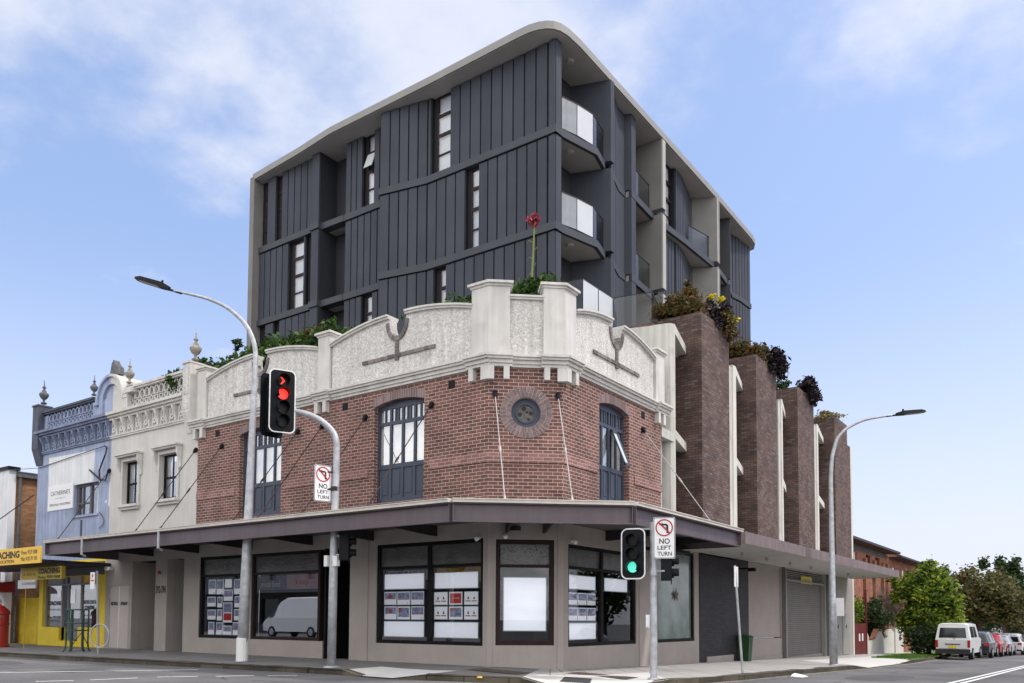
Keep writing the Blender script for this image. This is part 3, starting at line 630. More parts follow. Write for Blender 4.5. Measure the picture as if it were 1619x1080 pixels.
# round window: two rings of header bricks, reveal, glazed disc
def rings(b):
    for r0, r1, n in ((.365, .485, 30), (.495, .625, 40)):
        for k in range(n):
            a0 = 2*math.pi*k/n; a1 = 2*math.pi*(k+1)/n-.012/r1; b.disc(FC, .91, 6.16, -.2 if r0 < .4 else -.02, .018, r1, 2, r0, a0, a1)
one('brick_ring', rings, 'header_brick', bw)
one('ring_mortar', lambda b: b.disc(FC, .91, 6.16, -.2, .008, .63, 48, .365), 'gutter_cream', bw)
rw = one('round_window', lambda b: (b.disc(FC, .91, 6.16, -.20, -.12, .366, 40, .235), b.disc(FC, .91, 6.16, -.14, -.09, .25, 36, .215)), 'navy_frame', cb)
one('patterned_glass', lambda b: (b.disc(FC, .91, 6.16, -.16, -.13, .24, 30),), 'bronze_grille', rw)
each('lead_rosette', [(lambda b, a=a, r=r, q=q: b.disc(FC, .91+r*math.cos(a), 6.16+r*math.sin(a), -.13, -.122, q, 14)) for a, r, q in ((1.9, .13, .055), (3.3, .14, .05), (.1, .13, .05), (5.2, .15, .035), (.9, .05, .03))], 'steel_dark', rw)
for F, w, ol in ((FL, U1, None), (FL, U2, None), (FR, UR, 2)): arch_window(cb, F, *w, open_leaf=ol)
# cornice, parapet, pilasters
cm = MB()
cornice(cm, FL, -12.02, .03, 7.24, CORN); cornice(cm, FC, -.06, CW+.06, 7.24, CORN); cornice(cm, FR, Y2-.03, 6.85, 7.24, CORN)
for F, s0, s1 in ((FL, -12.06, -11.28), (FL, -6.10, -5.46), (FL, -.60, .12), (FC, -.1, .56), (FC, 1.26, CW+.1), (FR, Y2-.1, 1.78), (FR, 6.12, 6.95)):
    for a, c, d in CORN: cm.fbox(F, s0, s1, 7.237+a, 7.243+c, -.05, d+.08)
cm.build('cornice', 'cream_trim', cb)
for F, s in ((FL, -11.82), (FL, -11.45), (FL, -6.0), (FL, -5.66), (FL, -.45), (FC, .42), (FC, 1.40), (FR, 1.62), (FR, 6.28), (FR, 6.62)): one('corbel', lambda b: b.fbox(F, s-.07, s+.07, 6.93, 7.235, 0, .14), 'cream_trim', cb)
bk = MB(); bk.prism([(-.13, -.16), (.085, -.16), (.205, -.06), (.13, .05), (-.13, -.0)], 6.91, 7.235)
bk.build('corbel', 'cream_trim', cb); bk = MB()
p0 = FC(CW, 0); bk.prism([(p0.x-.05, p0.y-.2), (p0.x+.16, p0.y-.06), (p0.x+.15, p0.y+.13), (p0.x+0, p0.y+.13), (p0.x-.12, p0.y-.07)], 6.91, 7.235)
bk.build('corbel', 'cream_trim', cb)
def top_L(s):    # parapet outline on one bay between sa and sb, notch at sn
    pass
def bay_outline(sa, sb, sn, zlow, ztop, mirror=False, nw=.30):
    """curved top edge: rises from both ends to shoulders at the notch; U notch of radius nw"""
    pts = []; n = 12
    for i in range(n+1):
        t = i/n; s = sa+(sn-nw-sa)*t; pts.append((s, zlow+(ztop-zlow)*math.sin(t*math.pi/2)**.9))
    pn = len(pts)
    for i in range(1, 12):
        a = math.pi*(i/12); pts.append((sn-nw*math.cos(a), ztop-.10-.42*math.sin(a)))
    for i in range(n+1):
        t = i/n; s = sn+nw+(sb-sn-nw)*t; pts.append((s, zlow+(ztop-zlow)*math.cos(t*math.pi/2)**.9))
    return pts, pn
BASE = 7.50
for F, sa, sb, sn in ((FL, -11.33, -6.05, -8.68), (FL, -5.53, -.48, -3.03), (FR, 1.70, 6.2, 3.90)):
    rc = MB(); cp = MB(); bt = MB()
    pts, pn = bay_outline(sa, sb, sn, 8.78, 9.12)
    rc.strip(F, [(s, BASE) for s, z in pts], pts, -.30, -.02)
    for seg in (pts[:pn], pts[pn+11:]):
        cp = MB(); cp.strip(F, [(s, z-.005) for s, z in seg], [(s, z+.05) for s, z in seg], -.34, .05); cp.strip(F, [(s, z+.05) for s, z in seg], [(s, z+.10) for s, z in seg], -.36, .09); cp.build('parapet_coping', 'cream_trim', cb)
    U = [(sn-.30*math.cos(a), 9.02-.42*math.sin(a)) for a in [math.pi*i/12 for i in range(13)]]; V = [(sn-.40*math.cos(a), 9.0-.53*math.sin(a)) for a in [math.pi*i/12 for i in range(13)]]
    for i in range(12):
        a, c = U[i], U[i+1]; d, e = V[i], V[i+1]; g = lambda p, q, t: (p[0]+(q[0]-p[0])*t, p[1]+(q[1]-p[1])*t)
        bt.strip(F, [g(d, e, .05), g(d, e, .92)], [g(a, c, .05), g(a, c, .92)], -.24, .022)
    for z in [8.46-.085*k for k in range(6)]: bt.fbox(F, sn-.06, sn+.06, z-.077, z, -.05, .022)
    k = 0; s = sn-1.27
    while s < sn+1.2: bt.fbox(F, s, s+.115 if k % 3 else s+.22, 8.04, 8.13, -.05, .02 if k % 2 else .026); s += .123 if k % 3 else .228; k += 1
    rc.build('parapet_panel', 'roughcast', cb); bt.build('brick_motif', 'motif_brick', cb)
rc = MB(); rc.fprism(FC, [(.45, BASE), (1.36, BASE), (1.36, 8.93), (.45, 8.93)], -.30, -.03)
rc.build('parapet_panel', 'roughcast', cb); cp = MB()
cp.fbox(FC, .48, 1.34, 8.93, 8.98, -.34, .03); cp.fbox(FC, .48, 1.34, 8.98, 9.03, -.36, .06)
cp.build('parapet_coping', 'cream_trim', cb)
def pilaster(F, s0, s1, zt, d=.05, parent=None, m='cream_trim'):
    pl = MB(); cp = MB(); pl.fbox(F, s0, s1, BASE, zt-.12, -.36, d); cp.fbox(F, s0-.03, s1+.03, zt-.12, zt-.06, -.39, d+.03); cp.fbox(F, s0-.08, s1+.08, zt-.06, zt, -.44, d+.08)
    q = pl.build('pilaster', m, parent or cb); cp.build('cap', m, q)
pilaster(FL, -11.79, -11.36, 9.27); pilaster(FL, -6.04, -5.56, 9.24); pilaster(FR, 6.22, 6.80, 9.16)
n2 = Vector((math.sin(CA), -math.cos(CA)))
def corner_pil(c, A, B, z):      # pilaster wrapped round a corner: A, B are the outer end points, c the corner
    nA, nB = A[1], B[1]
    pl = MB(); cp = MB()
    for (e, z0, z1, bmx) in ((0.05, BASE, z-.12, pl), (.08, z-.12, z-.06, cp), (.13, z-.06, z, cp)):
        x = .0 if e < .06 else e-.05
        a = Vector(A[0])+nA*e+A[2]*x; d = Vector(B[0])+nB*e+B[2]*x; m = Vector(c)+(nA+nB)/(1+nA.dot(nB))*e
        ai = Vector(A[0])-nA*(.36+x)+A[2]*x; di = Vector(B[0])-nB*(.36+x)+B[2]*x; mi = Vector(c)-(nA+nB)/(1+nA.dot(nB))*(.36+x)
        bmx.prism([tuple(a), tuple(m), tuple(d), tuple(di), tuple(mi), tuple(ai)], z0, z1)
    q = pl.build('pilaster', 'cream_trim', cb); cp.build('cap', 'cream_trim', q)
tC = Vector((math.cos(CA), math.sin(CA)))
corner_pil((0, 0), ((-.50, 0), Vector((0, -1)), Vector((-1, 0))), (tuple(tC*.50), n2, tC), 9.34)
c2 = Vector((X2, Y2)); corner_pil(tuple(c2), (tuple(c2-tC*.50), n2, -tC), ((X2, Y2+.50), Vector((1, 0)), Vector((0, 1))), 9.34)
# ground floor walls with shop windows
WIN = {'w1': (FL, -11.52, -9.30), 'w2': (FL, -8.90, -5.88), 'w3': (FL, -3.66, -.13), 'w4': (FC, .20, 1.60), 'w5': (FR, 1.40, 5.02), 'w6': (FR, 6.36, 9.05)}
b = MB()
b.wall(FL, -12.36, 0, -.1, ZB, -.30, 0, [(-11.52, -9.30, .55, 3.10), (-8.90, -5.80, .55, 3.10), (-5.72, -4.62, -.2, 3.12), (-5.80, -5.72, .55, 3.1), (-3.66, -.13, .55, 3.12)])
b.wall(FC, 0, CW, -.1, ZB, -.30, 0, [(.20, 1.60, .57, 3.09)])
b.wall(FR, Y2, 9.40, -.35, ZB, -.30, 0, [(1.42, 5.02, .53, 3.02), (6.36, 9.05, .53, 3.30)])
b.fbox(FL, -5.88, -4.62, -.1, .52, -1.3, -1.15)
b.build('rendered_wall', 'taupe_render', cb)
boxes('wall_pilaster', None, [(FL, -4.62, -3.95, -.1, 3.55, 0, .035), (FC, 0.0, .12, -.1, 3.5, 0, .02), (FC, CW-.14, CW, -.1, 3.5, 0, .02), (FR, 5.15, 6.25, -.3, 3.5, 0, .03)], 'taupe_render', cb)
shopwin(cb, *WIN['w1'], .55, 3.10, trans=2.5); shopwin(cb, *WIN['w2'][:1], -8.90, -5.88, .55, 3.10, trans=2.5, fm='maroon_frame', glass='mirror_glass')
shopwin(cb, *WIN['w3'], .55, 3.12, mull=(-1.86,), trans=2.5); shopwin(cb, *WIN['w4'], .57, 3.09, trans=2.46, fm='maroon_frame', fw=.11, glass='window_glass2')
shopwin(cb, *WIN['w5'], .53, 3.02, mull=(3.16,), trans=2.46, glass='window_glass2'); shopwin(cb, *WIN['w6'], .53, 3.30, fm='black_frame', glass='pale_film')
# interior room: dark floor, ceiling, back wall
def room(b):
    b.box(-11.9, -4.8, 2.6, 2.8, -.05, 3.4); b.box(-4.7, -.2, 2.2, 2.4, -.05, 3.4); b.box(-11.9, .6, .35, 2.6, -.06, .0); b.box(-11.9, .6, .35, 2.6, 3.3, 3.4); b.box(-4.8, -4.7, .32, 2.6, -.05, 3.3); b.box(-12.2, -12.1, .32, 2.6, -.05, 3.3)
    b.box(-1.0, -.9, 2.4, 9.3, -.05, 3.4); b.box(-.9, .9, .9, 9.3, 3.3, 3.4); b.box(-.9, .9, 1.3, 9.3, -.06, 0)
one('interior', room, 'interior', cb)
dr = one('entrance_door', lambda b: (b.fbox(FL, -5.72, -4.62, .06, 3.12, -1.3, -1.25), b.fbox(FL, -5.72, -5.66, .06, 3.12, -1.25, -.05)), 'black_frame', cb)
one('door_handle', lambda b: b.tube([FL(-4.78, .95, -1.2), FL(-4.78, 1.35, -1.2)], .015), 'galvanised', dr)
ax = one('banner_strip', lambda b: b.fbox(FL, -8.75, -7.45, 2.02, 2.42, -.16, -.15), 'banner_blue', cb)
one('banner_lettering', lambda b: (b.text('mozo food', FL, -8.6, -7.75, 2.10, .17, -.148),), 'sign_white', ax)
ax = one('banner_strip', lambda b: b.fbox(FL, -7.45, -6.02, 2.02, 2.44, -.16, -.15), 'banner_pink', cb)
one('banner_lettering', lambda b: (b.text('kasy', FL, -7.05, -6.5, 2.10, .22, -.148),), 'sign_red', ax)
one('banner_strip', lambda b: b.fbox(FL, -11.38, -9.45, 2.02, 2.42, -.22, -.215), 'banner_blue', cb)
ax = one('banner_strip', lambda b: b.fbox(FL, -3.52, -1.95, 2.18, 2.44, -.22, -.215), 'sign_grey', cb)
one('banner_lettering', lambda b: (b.text('R  mo2.oze7  M  EI WE DI DI', FL, -3.5, -2.1, 2.35, .075, -.212, bold=.02),), 'sign_black', ax)
ax = one('banner_strip', lambda b: b.fbox(FL, -1.76, -.28, 2.10, 2.46, -.22, -.215), 'mustard_dim', cb)
one('banner_lettering', lambda b: (b.text('OTAQ', FL, -1.02, -.5, 2.36, .085, -.212, bold=.02),), 'sign_red', ax)
one('star_ornament', lambda b: [b.fprism(FR, [(7.75+r*math.cos(R(a)), 1.95+r*math.sin(R(a))) for a, r in [(90+36*k, .22 if k % 2 == 0 else .09) for k in range(10)]], -.05, -.04)], 'rust_stain', cb)
one('house_number', lambda b: b.text('392-396', FL, -13.98, -13.38, 1.98, .27, .003, bold=.04), 'sign_black', cb)
sc = []
for F, s, z in ((FL, -.26, 3.13), (FC, .42, 3.17), (FR, 1.6, 3.10)):
    k = MB(); k.disc(F, s, z, 0, .05, .05, 14); c = F(s, z-.03, .09); k.lathe([(.002, -.06), (.035, -.05), (.06, -.01), (.06, .03), (.03, .05)], c, 12); k.build('dome_camera', 'sign_white', cb)
one('wall_lamp', lambda b: (b.disc(FC, .89, 4.02-.22, 0, .06, .09, 6), b.fbox(FC, .80, .98, 3.78, 3.9, 0, .1)), 'sign_grey', cb)
# roof deck and back volume (hidden behind the parapet, carries the roof garden)
one('roof_deck', lambda b: (b.prism([(-11.9, .32), (.0, .32), (1.0, 1.35), (1.0, 6.4), (-11.9, 6.4)], 8.2, 8.35),), 'grey_paint', cb)
# ------------------------------------------------------------------ awnings
def lineat(F, s, z, d): return F(s, z, d)
AD = 2.4
CL = (.374*AD, -AD); mR = (n2+Vector((1, 0)))/(1+n2.x); CR = (X2+mR.x*AD, Y2+mR.y*AD)
aw = thing('street_awning', 'long dark steel awning with plum fascia wrapping the brick corner', 'awning', (0, -2.4, 0))
def run(bm, P, Q, z0, z1, t0, t1, inner=0):      # a bar from P to Q, thickness t0..t1 measured outwards (to the right of travel)
    P, Q = Vector(P), Vector(Q); t = (Q-P).normalized(); n = Vector((t.y, -t.x))
    bm.hexa([(*(P+n*t0), z0), (*(Q+n*t0), z0), (*(Q+n*t1), z0), (*(P+n*t1), z0), (*(P+n*t0), z1), (*(Q+n*t0), z1), (*(Q+n*t1), z1), (*(P+n*t1), z1)])
EL = (-16.42, -2.4); ER = (CR[0], 6.42)
for P, Q in ((EL, CL), (CL, CR), (CR, ER)):
    b = MB(); run(b, P, Q, 3.20, 3.60, -.02, 0); run(b, P, Q, 3.20, 3.222, 0, .10); run(b, P, Q, 3.578, 3.60, 0, .10)
    t = (Vector(Q)-Vector(P)).normalized(); L_ = (Vector(Q)-Vector(P)).length
    for s in ((.02, L_-.02)): p = Vector(P)+t*s; run(b, p-t*.008, p+t*.008, 3.222, 3.578, 0, .09)
    b.build('fascia_beam', 'steel_purple', aw)
    g = MB(); run(g, P, Q, 3.602, 3.665, .0, .15); run(g, P, Q, 3.665, 3.685, -.3, .17); g.build('gutter', 'gutter_cream', aw)
one('end_beam', lambda b: (run(b, ER, (X2, 6.42), 3.20, 3.60, -.02, 0),), 'steel_purple', aw)
one('end_beam', lambda b: (run(b, (-16.42, 0), EL, 3.20, 3.60, -.02, 0),), 'steel_purple', aw)
one('deck', lambda b: b.prism([(-16.4, -.003), (-16.4, -2.37), (CL[0]-.02, CL[1]+.03), (CR[0]-.03, CR[1]+.02), (X2+2.37, 6.39), (X2+.003, 6.39), (X2+.003, Y2), (0, -.003)], 3.50, 3.63), 'awning_deck', aw)
for x in (-14.2, -11.6, -8.9, -6.2, -3.8, -1.6):
    one('bracket_beam', lambda b: b.fprism(Frame(x, 0, 0, -1, 1, 0), [(0, 3.24), (.15, 3.24), (2.35, 3.36), (2.35, 3.497), (0, 3.497)], -.03, .03), 'steel_dark', aw)
for s in (.45, 1.35): one('bracket_beam', lambda b: b.fprism(Frame(*FC(s, 0).xy, n2.x, n2.y, tC.x, tC.y), [(0, 3.24), (.15, 3.24), (2.0, 3.36), (2.0, 3.497), (0, 3.497)], -.03, .03), 'steel_dark', aw)
for y in (3.3, 5.9): one('bracket_beam', lambda b: b.fprism(Frame(X2, y, 1, 0, 0, 1), [(0, 3.24), (.15, 3.24), (2.35, 3.36), (2.35, 3.497), (0, 3.497)], -.03, .03), 'steel_dark', aw)
one('cable_tray', lambda b: b.fbox(FR, 4.4, 6.4, 3.06, 3.14, .55, 1.0), 'black_frame', aw)
for x in (-13.95, -9.72): one('downpipe', lambda b: b.tube([(x, -2.52, 3.62), (x, -2.52, 3.13), (x, -2.40, 3.08)], .04, 8), 'galvanised', aw)
ROD = [((-17.13, -.05, 6.44), (-16.13, -2.25, 3.70)), ((-11.85, -.05, 6.58), (-11.45, -2.25, 3.70)), ((-10.46, -.05, 6.54), (-10.15, -2.25, 3.70)), ((-6.87, -.05, 6.54), (-6.76, -2.25, 3.70)), ((-5.83, -.05, 6.57), (-5.73, -2.25, 3.70)), ((-4.13, -.05, 6.57), (-4.01, -2.25, 3.70)), ((-1.78, -.05, 6.56), (-1.77, -2.25, 3.70)),
       ((.15, .06, 6.57), (1.64, -1.56, 3.70)), ((1.30, 1.06, 6.57), (2.73, -.61, 3.70)), ((1.42, 5.39, 6.56), (3.62, 4.96, 3.70))]
for i, (a, c) in enumerate(ROD):
    a, c = Vector(a), Vector(c); b = MB(); b.tube([a, c], .013 if i < 7 else .012, 6); m = a.lerp(c, .55); e = (c-a).normalized()*.12; b.tube([m-e, m-e*.6, m+e*.6, m+e], [.012, .026, .026, .012], 6)
    b.tube([c-(c-a).normalized()*.16, c], [.018, .035], 6); b.tube([a, a.lerp(c, .03)], [.02, .02], 6)
    b.tube([a.lerp(c, -.02), a.lerp(c, .004)], [.02, .02], 6); q = b.build('tie_rod', 'rod_rust' if i < 7 else 'rod_grey', aw)
    one('wall_anchor', lambda b: b.tube([a.lerp(c, -.02), a.lerp(c, .004), a.lerp(c, .03)], [.065, .065, .03], 10), 'black_plastic', q)

# ------------------------------------------------------------------ brick pier wing down the side street
wg = thing('pier_wing', 'side wing of tall dark brick piers with cream frames and flat boxy canopy', 'building', (X2, 16, 0))
PY = [(9.77, 12.24), (15.09, 17.52), (20.43, 22.94), (26.63, 29.17)]
def gz(y): return path_z(X2, y)
for i, (a, c) in enumerate(PY):
    b = MB(); b.box(-1.0, X2, a, c, 3.60, 11.38 if i < 4 else 11.3); b.build('brick_pier', 'brick_pier', wg)
    one('planter_soil', lambda b: b.box(-.9, X2-.1, a+.1, c-.1, 11.38, 11.40), 'soil', wg)
one('brick_pier', lambda b: b.box(-1.0, X2+.02, 9.42, 12.62, -.4, 3.30), 'brick_black', wg)
one('plinth_block', lambda b: b.box(X2, X2+.06, 9.95, 12.3, -.5, .0), 'taupe_render', wg)
one('brick_pier', lambda b: b.box(.2, X2+.001, 29.172, 29.75, 3.6, 10.35), 'brick_pier', wg)
one('back_wall', lambda b: (b.box(-1.1, -1.0, 7.5, 30.1, 3.6, 10.0),), 'taupe_dark', wg)
one('floor_slab', lambda b: (b.prism([(-1, 7.6), (.6, 7.6), (.6, 29.9), (-1, 29.9)], 6.75, 7.0),), 'taupe_dark', wg)
one('roof_slab', lambda b: (b.prism([(-1.2, 7.3), (.55, 7.6), (.55, 29.9), (-1.2, 29.9)], 9.98, 10.28),), 'soffit', wg)
one('roof_slab', lambda b: (b.prism([(-1.5, 5.3), (-.46, 5.25), (-.42, 7.14), (-1.5, 7.2)], 8.3, 10.28),), 'precast', wg)
# the first bay: blank cream wall turned to the street, rounded into a blade
FW = Frame(-.45, 7.10, .976, .217, .217, -.976)
def firstbay(b):
    b.prism([(-.5, 7.09), (-.04, 7.16), (1.18, 7.43), (1.30, 7.48), (1.373, 7.60), (1.373, 7.68), (1.1, 7.70), (-.5, 7.40)], 3.6, 10.30)
one('cream_wall', firstbay, 'precast', wg)
one('rust_edge', lambda b: b.prism([(-.5, 7.07), (.80, 7.33), (.80, 7.40), (-.5, 7.2)], 10.301, 10.36), 'rust_stain', wg)
def hood(y0, y1, z, xb=.83):
    b = MB(); b.prism([(1.373, y0), (xb, y1-.003), (-.9, y1-.003), (-.9, y0+.02), (1.3, y0-.08)] if 0 else [(1.374, y0), (xb, y1-.003), (xb-.9, y1-.003), (.3, y0)], z-.27, z); return b
for z in (10.30, 7.02): hood(7.66, 9.77, z).build('sun_hood', 'precast', wg)
one('sun_hood', lambda b: b.prism([(X2+.02, 6.66), (X2-.01, 7.6), (-.3, 7.1), (-.2, 6.66)], 6.62, 6.90), 'precast', wg)
one('cream_wall', lambda b: b.box(.9, 1.2, 6.9, 7.05, 3.6, 6.62), 'precast', wg)
for k, (y0, y1) in enumerate(((12.27, 12.92), (17.80, 18.30), (23.06, 23.62))):
    nx = PY[k+1][0]
    one('cream_blade', lambda b: (b.prism([(.4, y0), (X2-.03, y0), (X2-.03, y0+.33), (.4, y0+.33)], 3.6, 10.22),), 'precast', wg)
    one('cream_blade', lambda b: (b.prism([(.4, y0+.335), (X2, y0+.335), (X2+.004, y1), (.4, y1)], 3.6, 10.32),), 'cream_white', wg)
    for z in (10.30, 7.02): hood(y1+.003, nx, z, .85 if k else .84).build('sun_hood', 'cream_white', wg)
one('cream_blade', lambda b: (b.box(.4, X2, 29.76, 30.1, -.8, 10.3),), 'cream_white', wg)
for k, (a, c) in enumerate(((7.7, 9.77), (12.93, 15.09), (18.31, 20.43), (23.63, 26.63))):
    for z in (3.6, 7.0):
        bb = one('balcony_screen', lambda b: b.box(.25, .29, a+.02, c-.02, z, z+1.1), 'rust_stain' if k == 0 else 'steel_dark', wg)
    one('sliding_door', lambda b: [b.box(-.99, -.95, a+.3, c-.1, z, z+2.2) for z in (3.7, 7.02)][:0] or b.box(-.99, -.95, a+.3, c-.1, 7.02, 9.4), 'car_glass', wg)
# ground floor of the wing, flush under the boxy canopy
b = MB()
b.wall(FR, 12.62, 30.0, -.95, 3.40, -.35, -.02, [(14.02, 17.95, -.2, 3.30), (18.40, 24.45, -1.2, 3.32)])
b.build('rendered_wall', 'taupe_render', wg)
one('dark_reveal', lambda b: (b.fbox(FR, 12.62, 14.0, -.6, 3.4, -.35, .005),), 'brick_black', wg)
one('dark_reveal', lambda b: (b.fbox(FR, 17.98, 18.38, -.6, 3.38, -.35, .0),), 'taupe_dark', wg)
one('dark_reveal', lambda b: (b.fbox(FR, 24.50, 25.05, -.8, 3.38, -.35, .0),), 'taupe_dark', wg)
one('wall_panel', lambda b: (b.fbox(FR, 14.02, 17.95, .52, 3.30, -.30, -.10),), 'taupe_render', wg)
one('wall_panel', lambda b: (b.fbox(FR, 14.02, 17.95, -.6, .48, -.30, -.05),), 'taupe_render', wg)
rd = one('garage_shutter', lambda b: b.fbox(FR, 18.52, 24.33, -.34, 2.82, -.25, -.16), 'shutter_slats', wg)
one('shutter_frame', lambda b: (b.fbox(FR, 18.40, 18.52, -.8, 3.32, -.2, .03), b.fbox(FR, 24.33, 24.45, -.8, 3.32, -.2, .03), b.fbox(FR, 18.52, 24.33, 2.83, 2.90, -.2, .0), b.fbox(FR, 18.52, 24.33, -.55, -.335, -.25, -.12)), 'grey_paint', rd)
one('grille_backing', lambda b: b.fbox(FR, 18.40, 24.45, 2.82, 3.34, -.34, -.26), 'taupe_dark', rd)
one('louvre_grille', lambda b: [b.fbox(FR, 18.52, 24.33, 2.93+.075*k, 2.965+.075*k, -.2, -.1) for k in range(5)], 'grey_paint', rd)
nb = one('notice_board', lambda b: b.fbox(FR, 20.75, 22.35, 2.80, 3.12, -.05, -.03), 'sign_lime', rd)
one('notice_lettering', lambda b: b.text('CARPARK', FR, 20.95, 22.15, 2.90, .12, -.025), 'mustard_dim', nb)
for s in (26.0, 27.6): 
    mb_ = one('meter_cupboard', lambda b: b.fbox(FR, s, s+1.35, -.5, 1.55, -.02, .015), 'grey_paint', wg)
    one('warning_mark', lambda b: b.fprism(FR, [(s+.7+.13*math.cos(R(a)), .9+.13*math.sin(R(a))) for a in (0, 90, 180, 270)], .015, .02), 'sign_black', mb_)
BX = X2+AD
cn = one('boxy_canopy', lambda b: b.box(X2+.002, BX, 6.95, 28.88, 3.36, 3.66), 'soffit', wg)
one('canopy_fascia', lambda b: (b.box(BX, BX+.02, 6.93, 17.9, 3.34, 3.68), b.box(BX, BX+.02, 17.915, 28.9, 3.34, 3.68), b.box(X2+.1, BX, 6.93, 6.949, 3.34, 3.68), b.box(X2+.1, BX, 28.881, 28.9, 3.34, 3.68)), 'purple_box', cn)
for y in (10.2, 12.6, 15.2, 18, 21, 24, 27): one('downlight', lambda b: b.lathe([(.05, -.12), (.05, -.002)], (X2+1.15, y, 3.36), 12), 'galvanised', cn)
k = MB(); k.box(X2, X2+.5, 13.0, 13.08, 3.0, 3.05); k.box(X2+.35, X2+.6, 12.95, 13.12, 2.92, 3.04); k.build('bullet_camera', 'black_plastic', wg)
# terrace balustrade of glass
GP = [(-1.38, 5.20), (-.50, 5.26), (-.48, 7.10), (.74, 7.36), (.45, 8.45)]
tb = thing('glass_balustrade', 'frameless glass balustrade round the roof terrace above the cream wall', 'balustrade', (-.48, 7.1, 10.28))
for (a, c), cuts in zip(zip(GP, GP[1:]), (1, 2, 1, 1)):
    a, c = Vector(a), Vector(c)
    for q in range(cuts):
        p, e = a.lerp(c, q/cuts+.006), a.lerp(c, (q+1)/cuts-.006); b = MB(); b.face([(*p, 10.36), (*e, 10.36), (*e, 11.35), (*p, 11.35)]); g = b.build('glass_pane', 'frosted_screen' if cuts == 2 else 'balustrade_glass', tb)
        b = MB(); run(b, p, e, 11.352, 11.372, -.012, .012); run(b, p, p+(e-p).normalized()*.012, 10.30, 11.352, -.008, .008); b.build('edge_rail', 'steel_dark', g)

# ------------------------------------------------------------------ the apartment tower
tw = thing('apartment_tower', 'dark slate metal clad apartment tower with pale overhanging roof rising behind the corner building', 'building', (-8, 12, 8.3))
ZR = 19.19; ZBAND = [(16.15, 16.39), (13.10, 13.34), (10.06, 10.30)]
FLO = [(16.39, ZR), (13.34, 16.15), (10.30, 13.10), (8.3, 10.06)]
edge = [(-16.1, 5.03), (-13.0, 4.82), (-11.0, 4.62), (-6.1, 4.60), (-2.44, 4.52), (-2.0, 4.53), (-1.68, 4.60), (-1.45, 4.70), (-1.27, 4.85), (-1.15, 5.05), (-1.07, 5.35), (-1.02, 6.0), (-1.0, 12.2), (-1.0, 17.2), (-1.06, 21.9), (-1.12, 22.5), (-1.35, 23.0), (-1.9, 23.2), (-16.1, 23.2)]
rf = one('roof', lambda b: b.prism(edge, ZR+.001, ZR+.25), ['roof_fascia'], tw)
one('roof_soffit', lambda b: b.prism([(x+(.05 if x < -8 else -.05), y+(.05 if y < 14 else -.05)) for x, y in edge], ZR-.012, ZR), 'soffit', rf)
one('end_wall', lambda b: b.box(-16.25, -15.98, 5.02, 23, 8.3, ZR+.12), 'concrete_fin', tw)
def clad(P, Q, z0, z1, out=0.0, pitch=.41, ops=(), parent=None, name='metal_cladding'):
    """standing metal panels with open joints, from P to Q (outer side to the right of travel); ops = (t0, t1) gaps in metres"""
    P, Q = Vector(P), Vector(Q); t = (Q-P); L_ = t.length; t /= L_; n = Vector((t.y, -t.x)); F = Frame(P.x, P.y, t.x, t.y, n.x, n.y)
    segs = []; c = 0
    for a, e in sorted(ops): segs.append((c, a)); c = e
    segs.append((c, L_))
    jb = MB(); pb = MB()
    for a, e in segs:
        if e-a < .03: continue
        k = max(1, round((e-a)/pitch)); w = (e-a)/k
        jb.fbox(F, a, e, z0, z1, -.20, -.075)
        for i in range(k):
            pb.fbox(F, a+w*i+.026, a+w*(i+1)-.026, z0+.002, z1-.04, -.074, 0)
    pn = pb.build(name, 'slate_panel', parent or tw); jb.build('joint_backing', 'slate_joint', pn)
    return F
def slot_window(F, a, e, z0, z1, rows, rev=.16, open_row=None, parent=None, dark=False, side=0):
    """narrow full-height window set back in the cladding; dark reveal on the left"""
    f = MB(); d = -.14; x0 = a+side
    f.fbox(F, x0, x0+.035, z0, z1, d-.05, d); f.fbox(F, e-.03, e, z0, z1, d-.05, d)
    h = (z1-z0)/rows
    for i in range(rows+1): z = min(max(z0+h*i, z0+.03), z1-.03); w = .055 if (i and i < rows-0 and i > rows-3) else .022; f.fbox(F, x0+.035, e-.03, z-w, z+w, d-.05, d)
    o = f.build('slot_window', 'maroon_frame', parent or tw)
    if side: one('dark_reveal', lambda b: b.fbox(F, a, a+side, z0, z1, d-.06, d-.02), 'dark_void', o)
    if dark: one('louvre', lambda b: b.fbox(F, x0, e, z0, z1, d-.1, d-.02), 'dark_void', o); return o
    for i in range(rows):
        z = z0+h*i+.05; zt = z0+h*(i+1)-.05
        if open_row == i:
            q = MB(); q.hexa([F(x0+.02, z, d+.22), F(e-.02, z, d+.22), F(e-.02, z, d+.25), F(x0+.02, z, d+.25), F(x0+.02, zt, d), F(e-.02, zt, d), F(e-.02, zt, d+.03), F(x0+.02, zt, d+.03)]); q.build('open_sash', 'milky_glass', o)
            one('opening', lambda b: b.fbox(F, x0, e, z-.03, zt, d-.1, d-.06), 'dark_void', o); continue
        g = MB(); g.face([F(x0+.035, z, d-.02), F(e-.03, z, d-.02), F(e-.03, zt, d-.02), F(x0+.035, zt, d-.02)]); g.build('pane', 'tower_glass', o)
    one('blind', lambda b: b.fbox(F, x0+.02, e-.02, z0, z1, d-.14, d-.10) , 'curtain', o)
    return o
